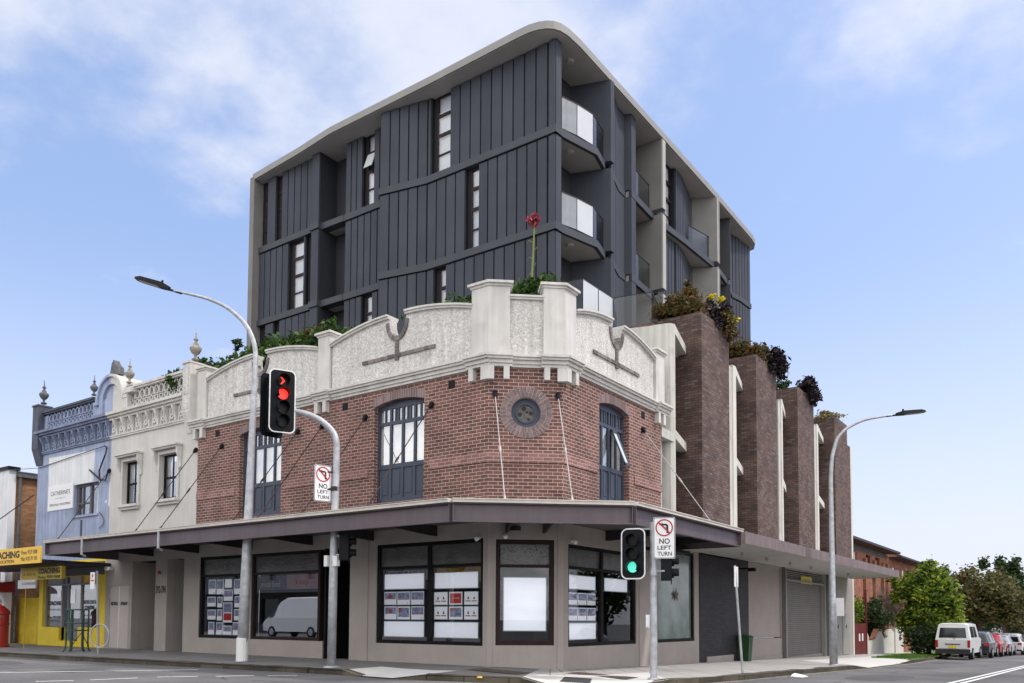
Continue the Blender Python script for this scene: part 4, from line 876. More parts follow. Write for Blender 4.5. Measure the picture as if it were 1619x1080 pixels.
# left front: section A, fin, recess, section C, section D
yA, yC, yD = 5.33, 5.42, 5.18
A_OPS = {0: [(-15.95+.0, -15.50), (-14.97, -14.60)], 1: [(-14.12, -13.22), (-13.10, -12.76)], 2: [(-16.0, -15.5), (-14.97, -14.62)], 3: []}
C_OPS = {0: [(-10.09, -9.50)], 1: [], 2: [(-10.05, -9.52)], 3: []}
D_OPS = {0: [(-6.50, -5.66)], 1: [(-4.98, -4.42)], 2: [(-6.32, -5.80)], 3: []}
for k, (z0, z1) in enumerate(FLO):
    F = clad((-15.97, yA), (-12.66, yA), z0, z1, ops=[(a+15.97, c+15.97) for a, c in A_OPS[k]])
    for j, (a, c) in enumerate(A_OPS[k]): slot_window(F, a+15.97, c+15.97, z0, z1-.02, 4, dark=(k != 1), side=.18 if k == 1 and j == 0 else (.2 if k == 1 else 0))
    F = clad((-10.98, yC), (-8.60, yC), z0, z1, ops=[(a+10.98, c+10.98) for a, c in C_OPS[k]], pitch=.32)
    for a, c in C_OPS[k]: slot_window(F, a+10.98, c+10.98, z0, z1-.02, 4, open_row=2 if k == 0 else None, side=.14)
    lean = 0 if k == 0 else 1
    xk = -6.65
    D0 = (-8.53, 4.80)
    ops1 = [(a, c) for a, c in D_OPS[k]]
    F = clad(D0, (xk, 5.17), z0, z1, pitch=.41)
    F = clad((xk+.002, yD), (-1.72, yD), z0, z1, ops=[(a-xk, c-xk) for a, c in ops1], pitch=.415)
    for a, c in ops1: slot_window(F, a-xk, c-xk, z0, z1-.02, 4, side=.17)
    clad((-1.70, yD), (-1.42, yD-.02), z0, z1, pitch=.3, name='corner_column')
    clad((-1.418, yD), (-1.385, 5.49), z0, z1, pitch=.5, name='corner_column')
    # fin beside the recess
    one('fin', lambda b: b.box(-12.62, -12.22, 5.20, 6.1, z0, z1-.02), 'slate_panel', tw)
for z0, z1 in ZBAND:
    for P, Q in (((-15.97, yA-.05), (-12.68, yA-.05)), ((-12.68, 5.15), (-12.18, 5.15)), ((-12.18, 5.33), (-11.0, 5.35)), ((-11.0, yC-.05), (-8.62, yC-.05)), ((-8.56, 4.75), (-6.65, 5.13)), ((-6.65, 5.13), (-1.37, 5.13))):
        b = MB(); run(b, P, Q, z0, z1, -.35, 0); b.build('slab_band', 'slate_band', tw)
    one('recess_slab', lambda b: b.box(-12.2, -10.99, 5.69, 6.3, z0+.02, z1-.02), 'soffit', tw)
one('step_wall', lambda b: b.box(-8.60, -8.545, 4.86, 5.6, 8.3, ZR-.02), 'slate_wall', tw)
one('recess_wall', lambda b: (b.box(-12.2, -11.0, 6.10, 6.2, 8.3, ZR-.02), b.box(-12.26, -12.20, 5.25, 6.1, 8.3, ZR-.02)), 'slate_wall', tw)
FQ = Frame(-12.2, 6.10, 1, 0, 0, -1)
for k, (z0, z1) in enumerate(FLO[:3]): slot_window(Frame(-12.2, 5.98, 1, 0, 0, -1), .42, 1.05, z0+.02, z1-.05, 4, dark=(k == 0))
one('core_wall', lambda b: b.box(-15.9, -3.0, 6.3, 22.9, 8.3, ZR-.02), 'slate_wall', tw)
# right front: balcony 1, dark wall, cladding, fin, balcony 2, concrete fin, bay 3, concrete fin, bay 4
def slabedge(pts, z0, z1, back, m='slate_band'):
    b = MB()
    for P, Q in zip(pts, pts[1:]): run(b, P, Q, z0, z1, -.12, 0)
    o = b.build('balcony_edge', m, tw)
    one('balcony_slab', lambda b: b.prism([(x-.06, y) for x, y in pts]+back, z0+.015, z1-.02), 'soffit', o)
    return o
def rail(pts, z, kinds=()):
    for ki, (P, Q) in enumerate(zip(pts, pts[1:])):
        P, Q = Vector(P), Vector(Q); d = (Q-P).normalized()
        b = MB(); b.face([(*(P+d*.01), z+.05), (*(Q-d*.01), z+.05), (*(Q-d*.01), z+1.05), (*(P+d*.01), z+1.05)]); g = b.build('balcony_glass', kinds[ki] if ki < len(kinds) else 'balustrade_glass', tw)
        b = MB(); run(b, P, Q, z+1.052, z+1.08, -.014, .014); run(b, Q-d*.014, Q, z, z+1.05, -.01, .01); b.build('handrail', 'steel_dark', g)
for i, (z0, z1) in enumerate(ZBAND):
    slabedge([(-1.37, 5.13), (-1.36, 5.49), (-.98, 7.0), (-1.18, 7.88)], z0, z1, [(-2.5, 7.6), (-2.5, 5.4)])
    if i < 2: rail([(-1.40, 5.50), (-1.20, 6.10), (-1.05, 6.85), (-1.22, 7.8)], z1, ('frosted_dim', 'frosted_screen'))
    slabedge([(-1.13, 8.2), (-1.45, 9.35), (-1.48, 9.92)], z0, z1, [(-1.9, 9.9), (-1.9, 8.2)])
    slabedge([(-1.26, 9.94), (-1.28, 10.34)], z0, z1, [(-1.6, 10.3), (-1.6, 9.95)])
    slabedge([(-1.28, 10.34), (-1.36, 11.9)], z0, z1, [(-2.3, 11.9), (-2.3, 10.3)])
    if i < 2: rail([(-1.42, 10.4), (-1.5, 11.8)], z1)
    slabedge([(-1.36, 12.28), (-1.20, 14.5), (-1.10, 17.22)], z0, z1, [(-2.2, 17.2), (-2.2, 12.3)])
    if i < 2: rail([(-1.55, 15.6), (-1.25, 17.1)], z1)
    slabedge([(-1.10, 17.62), (-1.28, 19.25)], z0, z1, [(-2.2, 19.2), (-2.2, 17.6)])
    slabedge([(-1.24, 19.26), (-1.62, 20.8), (-1.48, 21.4), (-1.40, 22.72)], z0, z1, [(-1.9, 22.7), (-1.9, 19.3)])
for k, (z0, z1) in enumerate(FLO):
    z1 -= .012
    one('balcony_wall', lambda b: b.prism([(-2.35, 5.6), (-2.25, 7.42), (-2.5, 7.5), (-2.6, 5.6)], z0, z1), 'slate_wall', tw)
    if k < 3: one('balcony_door', lambda b: b.box(-2.34, -2.30, 5.7, 6.9, z0, z0+2.2), 'car_glass', tw)
    one('dark_fin', lambda b: b.prism([(-2.4, 7.42), (-2.22, 7.47), (-.98, 7.90), (-.97, 8.12), (-1.10, 8.14), (-2.4, 7.75)], z0, z1), 'slate_panel', tw)
    clad((-1.14, 8.22), (-1.46, 9.30), z0, z1, pitch=.42)
    one('dark_fin', lambda b: b.prism([(-1.48, 9.32), (-1.50, 9.85), (-1.27, 9.95), (-1.29, 10.32), (-1.42, 10.36), (-1.9, 10.2), (-1.9, 9.32)], z0, z1), 'slate_panel', tw)
    one('balcony_wall', lambda b: b.box(-2.35, -2.2, 10.2, 11.95, z0, z1), 'slate_wall', tw)
    if k < 3: one('balcony_door', lambda b: b.box(-2.19, -2.16, 10.5, 11.5, z0, z0+2.2), 'car_glass', tw)
    sh = .03 if k else 0; zc0 = z0-(.20 if k else -.02)
    one('concrete_fin', lambda b: b.prism([(-2.2, 11.93), (-1.05, 11.94), (-1.02, 11.97), (-1.02, 12.24), (-2.2, 12.26)], (z0+.12) if k < 3 else z0, z1+(.04 if k else 0)+(.12 if k else 0)), 'concrete_fin', tw)
    one('pale_edge', lambda b: b.box(-1.018, -1.012, 11.975, 12.235, (z0+.13) if k < 3 else z0, z1+(.03 if k else -.01)+(.12 if k else 0)), 'concrete_edge', tw)
    P = [(-1.46, 12.45), (-1.50, 13.25)]; clad(*P, z0, z1, pitch=.28)
    if k == 0: slot_window(Frame(-1.5, 13.25, 0, 1, 1, 0), 0, .82, z0, z1, 4, side=.12)
    else: clad((-1.5, 13.25), (-1.5, 14.07), z0, z1, pitch=.28)
    clad((-1.44, 14.1), (-1.50, 14.85), z0, z1, pitch=.26); clad((-1.50, 14.85), (-1.85, 16.5), z0, z1, pitch=.3)
    one('concrete_fin', lambda b: b.prism([(-2.2, 16.72), (-1.86, 16.72), (-.97, 17.22), (-.96, 17.26), (-.98, 17.58), (-1.3, 17.6), (-2.2, 17.3)], z0, z1), 'concrete_fin', tw)
    one('pale_edge', lambda b: b.box(-.968, -.955, 17.27, 17.36, z0, z1-.005), 'concrete_edge', tw)
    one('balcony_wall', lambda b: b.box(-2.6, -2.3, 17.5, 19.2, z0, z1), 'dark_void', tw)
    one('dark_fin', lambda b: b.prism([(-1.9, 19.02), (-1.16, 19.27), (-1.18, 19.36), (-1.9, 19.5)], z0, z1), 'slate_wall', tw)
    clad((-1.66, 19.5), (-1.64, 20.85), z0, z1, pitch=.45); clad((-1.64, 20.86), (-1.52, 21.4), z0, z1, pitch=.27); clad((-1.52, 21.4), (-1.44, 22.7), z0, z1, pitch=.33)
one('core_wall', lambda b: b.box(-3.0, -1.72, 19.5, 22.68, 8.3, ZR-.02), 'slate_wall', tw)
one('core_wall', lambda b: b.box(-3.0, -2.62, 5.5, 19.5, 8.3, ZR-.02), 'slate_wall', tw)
for z in (ZR-.012, 16.165, 13.115): one('ceiling_light', lambda b: b.lathe([(.001, -.06), (.1, -.055), (.13, -.03), (.13, 0)], (-1.62, 6.35, z), 16), 'sign_grey', tw)
# ------------------------------------------------------------------ the cream half and the blue half of the old terrace
ce = thing('cream_shop_house', 'cream painted upper storey with two sash windows, pierced balustrade and grey ground floor', 'building', (-14.7, 0, 0))
bl = thing('blue_shop_house', 'faded blue shop house with peeling patches over a yellow shopfront', 'building', (-19.9, 0, 0))
XS = -17.12
b = MB(); b.wall(FL, XS, -11.792, 3.62, 9.2, -.3, -.01, [(-16.22, -15.24, 5.14, 6.66), (-13.92, -12.88, 5.14, 6.66), (-16.0, -12.5, 8.62, 9.2)]); b.build('painted_wall', 'cream_wall', ce)
b = MB(); b.wall(FL, -22.66, XS-.002, 3.30, 9.15, -.3, -.01, [(-19.70, -17.92, 4.98, 6.16), (-22.0, -18.5, 8.55, 9.15)]); b.build('painted_wall', 'blue_paint', bl)
one('side_wall', lambda b: b.box(-22.66, -22.4, .3, 9, -.1, 8.3), 'blue_paint', bl)
for hh, x0, x1, m in ((ce, XS, -12.42, 'cream_trim'), (bl, -22.55, XS-.002, 'blue_dark')):
    one('cornice', lambda b: [b.fbox(FL, x0, x1, z0, z1, -.02, d) for z0, z1, d in ((8.26, 8.34, .10), (8.34, 8.42, .18), (8.42, 8.52, .26), (7.60, 7.66, .05), (7.66, 7.70, .08))], m, hh)
    n = 9 if hh is ce else 11
    for i in range(n):
        x = x0+(x1-x0)*(i+.5)/n
        def br(b, x=x):
            b.fprism(Frame(x, 0, 0, -1, 1, 0), [(0, 7.72), (.05, 7.72), (.07, 7.95), (.16, 8.12), (.20, 8.255), (0, 8.255)], .10, .20)
            b.disc(FL, x-.04, 7.90, 0, .05, .10, 14, .045); b.disc(FL, x+.03, 8.05, 0, .04, .06, 12); b.fbox(FL, x-.17, x-.155, 7.71, 8.2, 0, .035)
        one('scroll_bracket', br, 'cream_trim' if hh is ce else 'blue_dark', hh)
# pierced balustrades
def lattice(b, x0, x1, z0, z1, n):
    w = (x1-x0)/n
    for i in range(n):
        x = x0+w*(i+.5); zc = (z0+z1)/2
        b.disc(FL, x, zc+.10, -.16, -.04, w*.50, 12, w*.36, rz=.20); b.disc(FL, x, zc-.13, -.16, -.04, w*.40, 12, w*.26, rz=.13)
for hh, x0, x1, n, m, m2 in ((ce, -16.0, -12.45, 12, 'cream_trim', 'cream_wall'), (bl, -22.2, -18.45, 13, 'blue_paint', 'blue_dark')):
    bo = one('pierced_balustrade', lambda b: (lattice(b, x0, x1, 8.60, 9.20, n), b.fbox(FL, x0, x1, 8.52, 8.60, -.24, .06)), m, hh)
    one('balustrade_coping', lambda b: (b.fbox(FL, x0-.1, x1+.1, 9.20, 9.26, -.26, .05), b.fbox(FL, x0-.1, x1+.1, 9.26, 9.34, -.28, .10)), 'cream_trim' if hh is ce else 'blue_grey', bo)
    one('backing', lambda b: b.fbox(FL, x0, x1, 8.60, 9.20, -.40, -.32), 'taupe_dark' if hh is ce else 'blue_grey', bo)
# shared arched pediment, half blue, half cream
def half_arch(b, a0, a1, r0, r1, d0, d1, cx=-17.15, cz=9.0, rz=1.05):
    n = 12
    for i in range(n):
        a, c = a0+(a1-a0)*i/n, a0+(a1-a0)*(i+1)/n; g = lambda r, t: (cx+r*math.cos(t), cz+r*rz*math.sin(t))
        b.strip(FL, [g(r0, c), g(r0, a)], [g(r1, c), g(r1, a)], d0, d1)
for hh, a0, a1, m, m2 in ((ce, 0, math.pi/2, 'cream_trim', 'cream_trim'), (bl, math.pi/2, math.pi, 'blue_paint', 'blue_grey')):
    sgn = 1 if hh is ce else -1
    pd = one('arched_pediment', lambda b: (half_arch(b, a0, a1, .60, .84, -.3, .06), b.fbox(FL, *sorted((XS+sgn*.60, XS+sgn*.84)), 8.52, 9.0, -.3, .06)), m, hh)
    one('pediment_moulding', lambda b: (half_arch(b, a0, a1, .84, .93, -.9, .14), b.fbox(FL, *sorted((XS+sgn*.84, XS+sgn*1.15)), 8.96, 9.06, -.3, .12), b.fbox(FL, *sorted((XS+sgn*.84, XS+sgn*1.06)), 8.52, 8.96, -.3, .0)), m, pd)
    one('pediment_panel', lambda b: (half_arch(b, a0, a1, .0, .60, -.12, -.04), b.fbox(FL, *sorted((XS, XS+sgn*.60)), 8.52, 9.0, -.12, -.04)), m2 if hh is ce else 'blue_paint', pd)
one('broken_finial', lambda b: b.fprism(FL, [(-17.5, 9.98), (-16.85, 9.98), (-16.92, 10.25), (-17.15, 10.42), (-17.24, 10.56), (-17.36, 10.44), (-17.42, 10.2)], -.28, -.05), 'lead_urn', bl)
def urn(b, c, s=1.0):
    b.lathe([(.10*s, 0), (.13*s, .04*s), (.05*s, .10*s), (.045*s, .18*s), (.12*s, .24*s), (.185*s, .36*s), (.19*s, .42*s), (.15*s, .47*s), (.09*s, .50*s), (.10*s, .53*s), (.05*s, .60*s), (.04*s, .66*s), (.085*s, .70*s), (.03*s, .76*s), (.02*s, .84*s), (.012*s, 1.02*s)], c, 14)
for hh, c, sc_, m in ((bl, (-22.30, -.02, 9.66), .95, 'lead_urn'), (ce, (-15.84, -.10, 9.42), .86, 'stone_urn'), (ce, (-12.02, -.02, 9.56), 1.0, 'stone_urn'), (bl, (-18.25, -.1, 9.36), .75, 'lead_urn')):
    u = one('urn_finial', lambda b: urn(b, c, sc_), m, hh, smooth=True)
one('urn_pedestal', lambda b: (b.fbox(FL, -16.12, -15.56, 9.10, 9.30, -.3, .14), b.fbox(FL, -16.05, -15.62, 9.30, 9.42, -.26, .10), b.fbox(FL, -16.2, -15.95, 8.52, 9.1, -.3, .10)), 'cream_trim', ce)
# end piers that step out and taper back
def endpier(b, x0, x1, zt):
    b.fbox(FL, x0, x1, 7.85, zt, -.30, .22); b.fprism(Frame(x0, 0, 0, -1, 1, 0), [(-.02, 7.20), (.02, 7.20), (.22, 7.85), (-.02, 7.85)], 0, x1-x0)
    b.fbox(FL, x0-.02, x1+.02, zt, zt+.06, -.32, .26)
one('end_pier', lambda b: endpier(b, -12.40, -11.98, 9.46), 'cream_trim', ce)
one('pier_panel', lambda b: (b.fbox(FL, -12.32, -12.06, 8.45, 9.35, .22, .235), b.fbox(FL, -12.32, -12.06, 7.95, 8.3, .22, .235)), 'roughcast', ce)
one('end_pier', lambda b: endpier(b, -22.75, -22.25, 9.55), 'blue_grey', bl)
# cream windows with hoods
for x0, x1 in ((-16.22, -15.24), (-13.92, -12.88)):
    w = MB(); w.fbox(FL, x0-.10, x0, 5.1, 6.66, 0, .05); w.fbox(FL, x1, x1+.10, 5.1, 6.66, 0, .05); w.fbox(FL, x0-.10, x1+.10, 6.66, 6.78, 0, .06); w.fbox(FL, x0-.2, x1+.2, 6.80, 6.86, -.01, .20); w.fbox(FL, x0-.24, x1+.24, 6.86, 6.92, -.01, .26)
    hd = w.build('window_surround', 'cream_trim', ce)
    one('window_sill', lambda b: (b.fbox(FL, x0-.14, x1+.14, 5.03, 5.12, -.01, .16), b.fbox(FL, x0-.1, x1+.1, 4.94, 5.03, -.01, .09)), 'cream_trim', hd)
    for x in (x0-.21, x1+.12): one('console_bracket', lambda b: b.fprism(Frame(x, 0, 0, -1, 1, 0), [(0, 6.12), (.05, 6.12), (.05, 6.3), (.10, 6.45), (.17, 6.6), (.18, 6.80), (0, 6.80)], 0, .09), 'cream_trim', hd)
    f = MB(); d = -.14; m = (x0+x1)/2
    f.fbox(FL, x0, x0+.07, 5.14, 6.66, d-.05, d); f.fbox(FL, x1-.07, x1, 5.14, 6.66, d-.05, d); f.fbox(FL, x0+.07, x1-.07, 6.59, 6.66, d-.05, d); f.fbox(FL, x0+.07, x1-.07, 5.14, 5.22, d-.05, d); f.fbox(FL, x0+.07, x1-.07, 5.85, 5.91, d-.05, d+.01); f.fbox(FL, m-.018, m+.018, 5.22, 6.59, d-.045, d-.01)
    fr = f.build('sash_window', 'black_frame', ce)
    one('pane', lambda b: b.face([FL(x0+.07, 5.22, d-.03), FL(x1-.07, 5.22, d-.03), FL(x1-.07, 6.59, d-.03), FL(x0+.07, 6.59, d-.03)]), 'window_glass', fr)
    one('room_behind', lambda b: b.fbox(FL, x0, x1, 5.14, 6.66, d-.5, d-.45), 'dark_void', fr)
    one('curtain', lambda b: b.fprism(FL, [(x0+.08, 6.6), (x0+.08, 5.9), (x0+.2, 5.95), (x0+.34, 6.3), (x0+.36, 6.6)], d-.12, d-.10), 'curtain', fr)
# blue wall: white patches, painted shop sign, broken window
one('white_patch', lambda b: b.fprism(FL, [(-21.75, 7.42), (-18.25, 7.36), (-18.30, 6.17), (-19.7, 6.17), (-19.72, 6.24), (-21.72, 6.26)], -.01, -.004), 'patch_white', bl)
one('peeled_patch', lambda b: [b.fprism(FL, p, -.01, -.005) for p in ([(-17.5, 5.35), (-17.3, 5.42), (-17.32, 5.30)], [(-17.20, 5.2), (-17.12, 5.15), (-17.12, 6.1), (-17.17, 5.9)], [(-17.95, 6.4), (-17.92, 7.1), (-17.9, 6.4)], [(-17.75, 6.1), (-17.72, 6.9), (-17.7, 6.1)])], 'patch_white', bl)
sg = one('painted_sign', lambda b: b.fbox(FL, -21.68, -19.74, 5.30, 6.26, -.01, .02), 'sign_white', bl)
one('sign_lettering', lambda b: b.text("CATHERINE'S", FL, -21.45, -19.95, 5.88, .17, .024), 'sign_black', sg)
one('sign_lettering', lambda b: b.text('HAIR & BEAUTY', FL, -21.1, -20.3, 5.73, .06, .024), 'sign_grey', sg)
one('sign_lettering', lambda b: b.text('PERSONAL GROOMING', FL, -21.5, -19.9, 5.47, .09, .024), 'sign_black', sg)
d = -.12
fr = one('old_window', lambda b: (b.fbox(FL, -19.70, -19.55, 4.98, 6.16, d-.1, d), b.fbox(FL, -18.02, -17.92, 4.98, 6.16, d-.1, d), b.fbox(FL, -18.74, -18.62, 4.98, 6.16, d-.1, d), b.fbox(FL, -19.55, -18.02, 6.08, 6.16, d-.1, d), b.fbox(FL, -19.55, -18.74, 5.42, 5.47, d-.08, d), b.fbox(FL, -19.28, -19.23, 4.98, 6.08, d-.08, d-.01)), 'cable_grey', bl)
one('pane', lambda b: b.face([FL(-19.55, 5.0, d-.05), FL(-18.02, 5.0, d-.05), FL(-18.02, 6.1, d-.05), FL(-19.55, 6.1, d-.05)]), 'window_glass', fr)
one('room_behind', lambda b: b.fbox(FL, -19.7, -17.9, 4.98, 6.16, d-.6, d-.55), 'blue_grey', fr)
one('hanging_cloth', lambda b: (b.fprism(FL, [(-19.05, 5.0), (-18.78, 5.0), (-18.76, 5.6), (-18.85, 5.8), (-19.0, 5.75), (-19.1, 5.4)], d-.2, d-.18), b.fprism(FL, [(-18.58, 5.02), (-18.06, 5.02), (-18.06, 6.0), (-18.5, 5.95)], d-.2, d-.18)), 'curtain', fr)
one('window_sill', lambda b: b.fbox(FL, -19.75, -17.85, 4.90, 4.98, -.02, .05), 'blue_paint', fr)
one('wall_slot', lambda b: b.fbox(FL, -19.12, -19.02, 4.1, 4.8, -.01, .012), 'blue_grey', bl)
one('service_cable', lambda b: (b.tube([FL(-17.75+.35*math.sin(t*3.1), 5.0-.85*t+.25*t*t, .03) for t in [i/12 for i in range(13)]], .012, 5), b.tube([FL(-17.4, 7.38, .08), FL(-17.25, 7.30, .09), FL(-17.28, 7.1, .1), FL(-17.5, 6.8, .1), FL(-17.75, 6.5, .08), FL(-17.7, 6.2, .08), FL(-17.3, 6.12, .08), FL(-17.2, 6.4, .04)], .028, 6), b.tube([FL(-22.5, 7.10, .03), FL(-20, 7.25, .04), FL(-17.4, 7.38, .08)], .015, 5), b.tube([FL(-18.5, 6.62, .05), FL(-17.55, 6.12, .10)], .03, 6)), 'cable_black', bl)
# ground floor of the cream house: grey walls, cupboard doors, two deep entries
b = MB(); b.wall(FL, -17.2, -12.362, -.1, 3.62, -.30, -.003, [(-16.92, -15.66, .09, 2.28), (-15.45, -14.02, -.2, 3.12), (-13.34, -12.38, -.2, 3.12)]); b.build('rendered_wall', 'taupe_render', ce)
one('side_reveal', lambda b: (b.box(-15.75, -15.45, .31, 2.9, -.1, 3.12), b.box(-14.02, -13.9, .31, 2.9, -.1, 3.12), b.box(-15.45, -14.02, 2.8, 2.9, -.1, 3.12), b.box(-13.5, -13.345, .31, 1.2, -.1, 3.12)), 'taupe_render', ce)
one('dark_opening', lambda b: (b.box(-13.34, -12.38, 1.2, 1.3, -.1, 3.12), b.box(-12.38, -12.3, .31, 1.2, -.1, 3.12), b.box(-15.45, -14.02, .31, 2.8, 3.1, 3.2)), 'dark_void', ce)
for x0, x1 in ((-16.92, -16.30), (-16.275, -15.66)):
    cd = one('cupboard_door', lambda b: b.fbox(FL, x0, x1, .10, 2.28, -.12, -.03), 'door_cream', ce)
    one('door_label', lambda b: b.text('ELECTRICAL' if x0 < -16.5 else 'HYDRANT', FL, x0+.08, x1-.08, 1.60, .12, -.025, bold=.08), 'sign_black', cd)
    hx = x0+.02 if x0 < -16.5 else x1-.02
    one('hinge', lambda b: [b.tube([FL(hx, z, -.02), FL(hx, z+.14, -.02)], .02, 6) for z in (.28, 1.05, 1.85)], 'galvanised', cd)
one('centre_strip', lambda b: b.fbox(FL, -16.30, -16.275, .10, 2.28, -.09, -.01), 'sign_white', ce)
one('alarm_lamp', lambda b: b.lathe([(.05, 0), (.05, .09), (.01, .12)], (-13.72, -.05, 2.62), 10), 'tail_red', ce)
one('flood_lamp', lambda b: (b.box(-17.02, -16.86, -.16, -.02, 2.84, 2.96), b.box(-16.82, -16.68, -.16, -.02, 2.84, 2.96)), 'sign_white', ce)
# yellow shopfront
b = MB(); b.wall(FL, -22.15, -17.2, -.1, 3.3, -.25, -.005, [(-21.85, -20.50, .78, 2.70), (-20.50, -19.10, .28, 2.70), (-19.10, -17.76, .80, 2.70)]); b.build('shopfront_wall', 'yellow_paint', bl)
fr = one('shopfront_frame', lambda b: (b.fbox(FL, -21.85, -21.78, .78, 2.7, -.2, -.1), b.fbox(FL, -20.58, -20.50, .28, 2.7, -.2, -.1), b.fbox(FL, -19.14, -19.06, .28, 2.7, -.2, -.1), b.fbox(FL, -17.84, -17.76, .8, 2.7, -.2, -.1), b.fbox(FL, -21.78, -17.84, 2.38, 2.44, -.2, -.09), b.fbox(FL, -20.5, -20.05, .28, 2.38, -.5, -.45), b.fbox(FL, -20.12, -20.05, .28, 2.38, -.45, -.1)), 'grey_paint', bl)
for x0, x1, z0 in ((-21.78, -20.58, .80), (-20.05, -19.14, .34), (-19.06, -17.84, .82)):
    one('shop_pane', lambda b: b.face([FL(x0, z0, -.15), FL(x1, z0, -.15), FL(x1, 2.38, -.15), FL(x0, 2.38, -.15)]), 'shop_glass', fr)
    one('top_light', lambda b: b.fbox(FL, x0, x1, 2.44, 2.7, -.16, -.14), 'sign_yellow' if x0 > -19.5 else 'sign_grey', fr)
one('interior', lambda b: (b.box(-22, -17.4, 1.0, 1.1, 0, 3), b.box(-22, -17.4, .25, 1.0, -.05, .28)), 'banner_blue', bl)
one('window_lettering', lambda b: (b.text('COACHING', FL, -21.7, -20.65, 1.62, .17, -.14, bold=.04), b.text('Phone: 9559 5008', FL, -21.7, -20.7, 1.12, .09, -.14, bold=.03), b.text('EDUCATION CLASSES', FL, -21.7, -20.7, 1.42, .07, -.14), b.text('TUTORS K TO 12', FL, -21.6, -20.7, .98, .07, -.14)), 'sign_black', fr)
one('window_lettering', lambda b: (b.text('AFTER COACHING', FL, -18.98, -17.86, 1.66, .14, -.14, bold=.04), b.text('CENTRE', FL, -18.9, -18.2, 1.46, .14, -.14, bold=.04), b.text('MATHS ENGLISH SCIENCE', FL, -18.95, -17.9, 1.2, .07, -.14)), 'sign_black', fr)
boxes('paper_notice', FL, [(-20.95, -20.72, 1.95, 2.2, -.14, -.135), (-19.95, -19.6, 1.7, 2.25, -.14, -.135)], 'card_white', fr)
one('shutter_box', lambda b: b.fbox(FL, -22.2, -17.3, 2.72, 3.2, -.02, .03), 'cable_grey', bl)
# neighbouring awning and its yellow fascia sign
an = thing('narrow_awning', 'dark awning edge carrying a yellow coaching sign left of the plum fascia', 'awning', (-19, -2.4, 3))
one('awning_deck', lambda b: b.box(-25, -16.85, -2.35, -.02, 3.0, 3.10), 'steel_dark', an)
fs = one('fascia_sign', lambda b: b.box(-25.0, -16.87, -2.42, -2.36, 2.98, 3.54), 'sign_yellow', an)
FN = Frame(0, -2.425, 1, 0, 0, -1)
one('sign_lettering', lambda b: (b.text('COACHING', FN, -20.6, -18.35, 3.20, .25, .0, bold=.04), b.text('EDUCATION', FN, -20.1, -18.75, 3.04, .11, .0, bold=.02), b.text('Phone: 9559 5008', FN, -18.22, -17.08, 3.30, .14, .0), b.text('Mob: 0420 291 342', FN, -18.22, -17.08, 3.08, .14, .0)), 'sign_black', fs)
hs = thing('hanging_shop_sign', 'mustard box sign reading COACHING hanging under the dark awning by the yellow shopfront', 'sign', (-17.5, -1.8, 2.7))
FH = Frame(0, -1.84, 1, 0, 0, -1)
hb = one('sign_box', lambda b: b.box(-19.5, -16.62, -1.83, -1.70, 2.47, 2.90), 'mustard_dim', hs)
one('sign_end', lambda b: b.box(-19.56, -19.5, -1.84, -1.69, 2.45, 2.92), 'sign_grey', hs)
one('sign_lettering', lambda b: (b.text('COACHING', FH, -18.25, -16.72, 2.66, .20, .0, bold=.05), b.text('Phone: 9559 5008', FH, -18.25, -16.70, 2.50, .10, .0, bold=.02), b.text('x  x x  x', FH, -19.35, -18.45, 2.62, .08, .0)), 'sign_black', hb)
cs = thing('hanging_sign_panel', "small grey sign starting CATH on its thin pole below the mustard box sign", 'sign', (-18.7, -2.0, 0))
k = one('sign_board', lambda b: (b.box(-19.3, -18.0, -2.03, -1.98, 2.16, 2.46),), 'sign_grey', cs)
one('sign_lettering', lambda b: b.text("CATHERINE'S", Frame(0, -2.035, 1, 0, 0, -1), -19.0, -17.9+.0, 2.28, .10, .0), 'sign_black', k)
one('pole', lambda b: b.tube([(-18.75, -2.0, 0.03), (-18.75, -2.0, 2.16)], .014, 8), 'mustard_dim', cs)
# yellow side yard wall, left neighbours
yw = one('yard_wall', lambda b: (b.box(-28.0, -22.68, .6, .8, -.1, 1.95), b.box(-22.98, -22.70, .30, .60, -.1, 1.95)), 'yellow_brick'); tag(yw, 'low yellow painted brick wall between the red post box and yellow shopfront', 'wall')
wh = thing('white_gable_house', 'white rendered front at the far left edge with brown brick side wall and grey gutter', 'building', (-27, 0, 0))
one('white_wall', lambda b: b.box(-34, -25.16, 0.0, .28, -.1, 7.32), 'patch_white', wh)
one('parapet_cap', lambda b: b.box(-34, -25.05, -.08, .40, 7.32, 7.46), 'black_frame', wh)
one('brick_wall', lambda b: b.box(-34, -25.2, .285, 9, -.1, 7.05), 'brick_brown', wh)
one('gutter', lambda b: (b.box(-25.25, -25.0, .3, 9, 7.05, 7.22), b.prism([(-30, .3), (-24.98, .3), (-24.98, 9), (-30, 9)], 7.23, 7.28)), 'lead_urn', wh)
one('downpipe', lambda b: b.tube([(-25.08, .42, 7.05), (-25.12, .42, .1)], .06, 8), 'lead_urn', wh)
one('shop_window', lambda b: b.box(-27.5, -25.6, -.02, -.003, 1.2, 3.0), 'car_glass', wh)
rd = one('red_canopy', lambda b: b.fprism(Frame(-24.0, -.9, 0, -1, 1, 0), [(-.8, 2.15), (.4, 2.15), (.3, 2.35), (0, 2.5), (-.8, 2.62)], -1.6, 0), 'post_red', wh)
one('tie_rod', lambda b: b.tube([(-22.75, -.05, 6.05), (-25.5, -2.2, 3.4)], .02, 6), 'rod_rust', an)
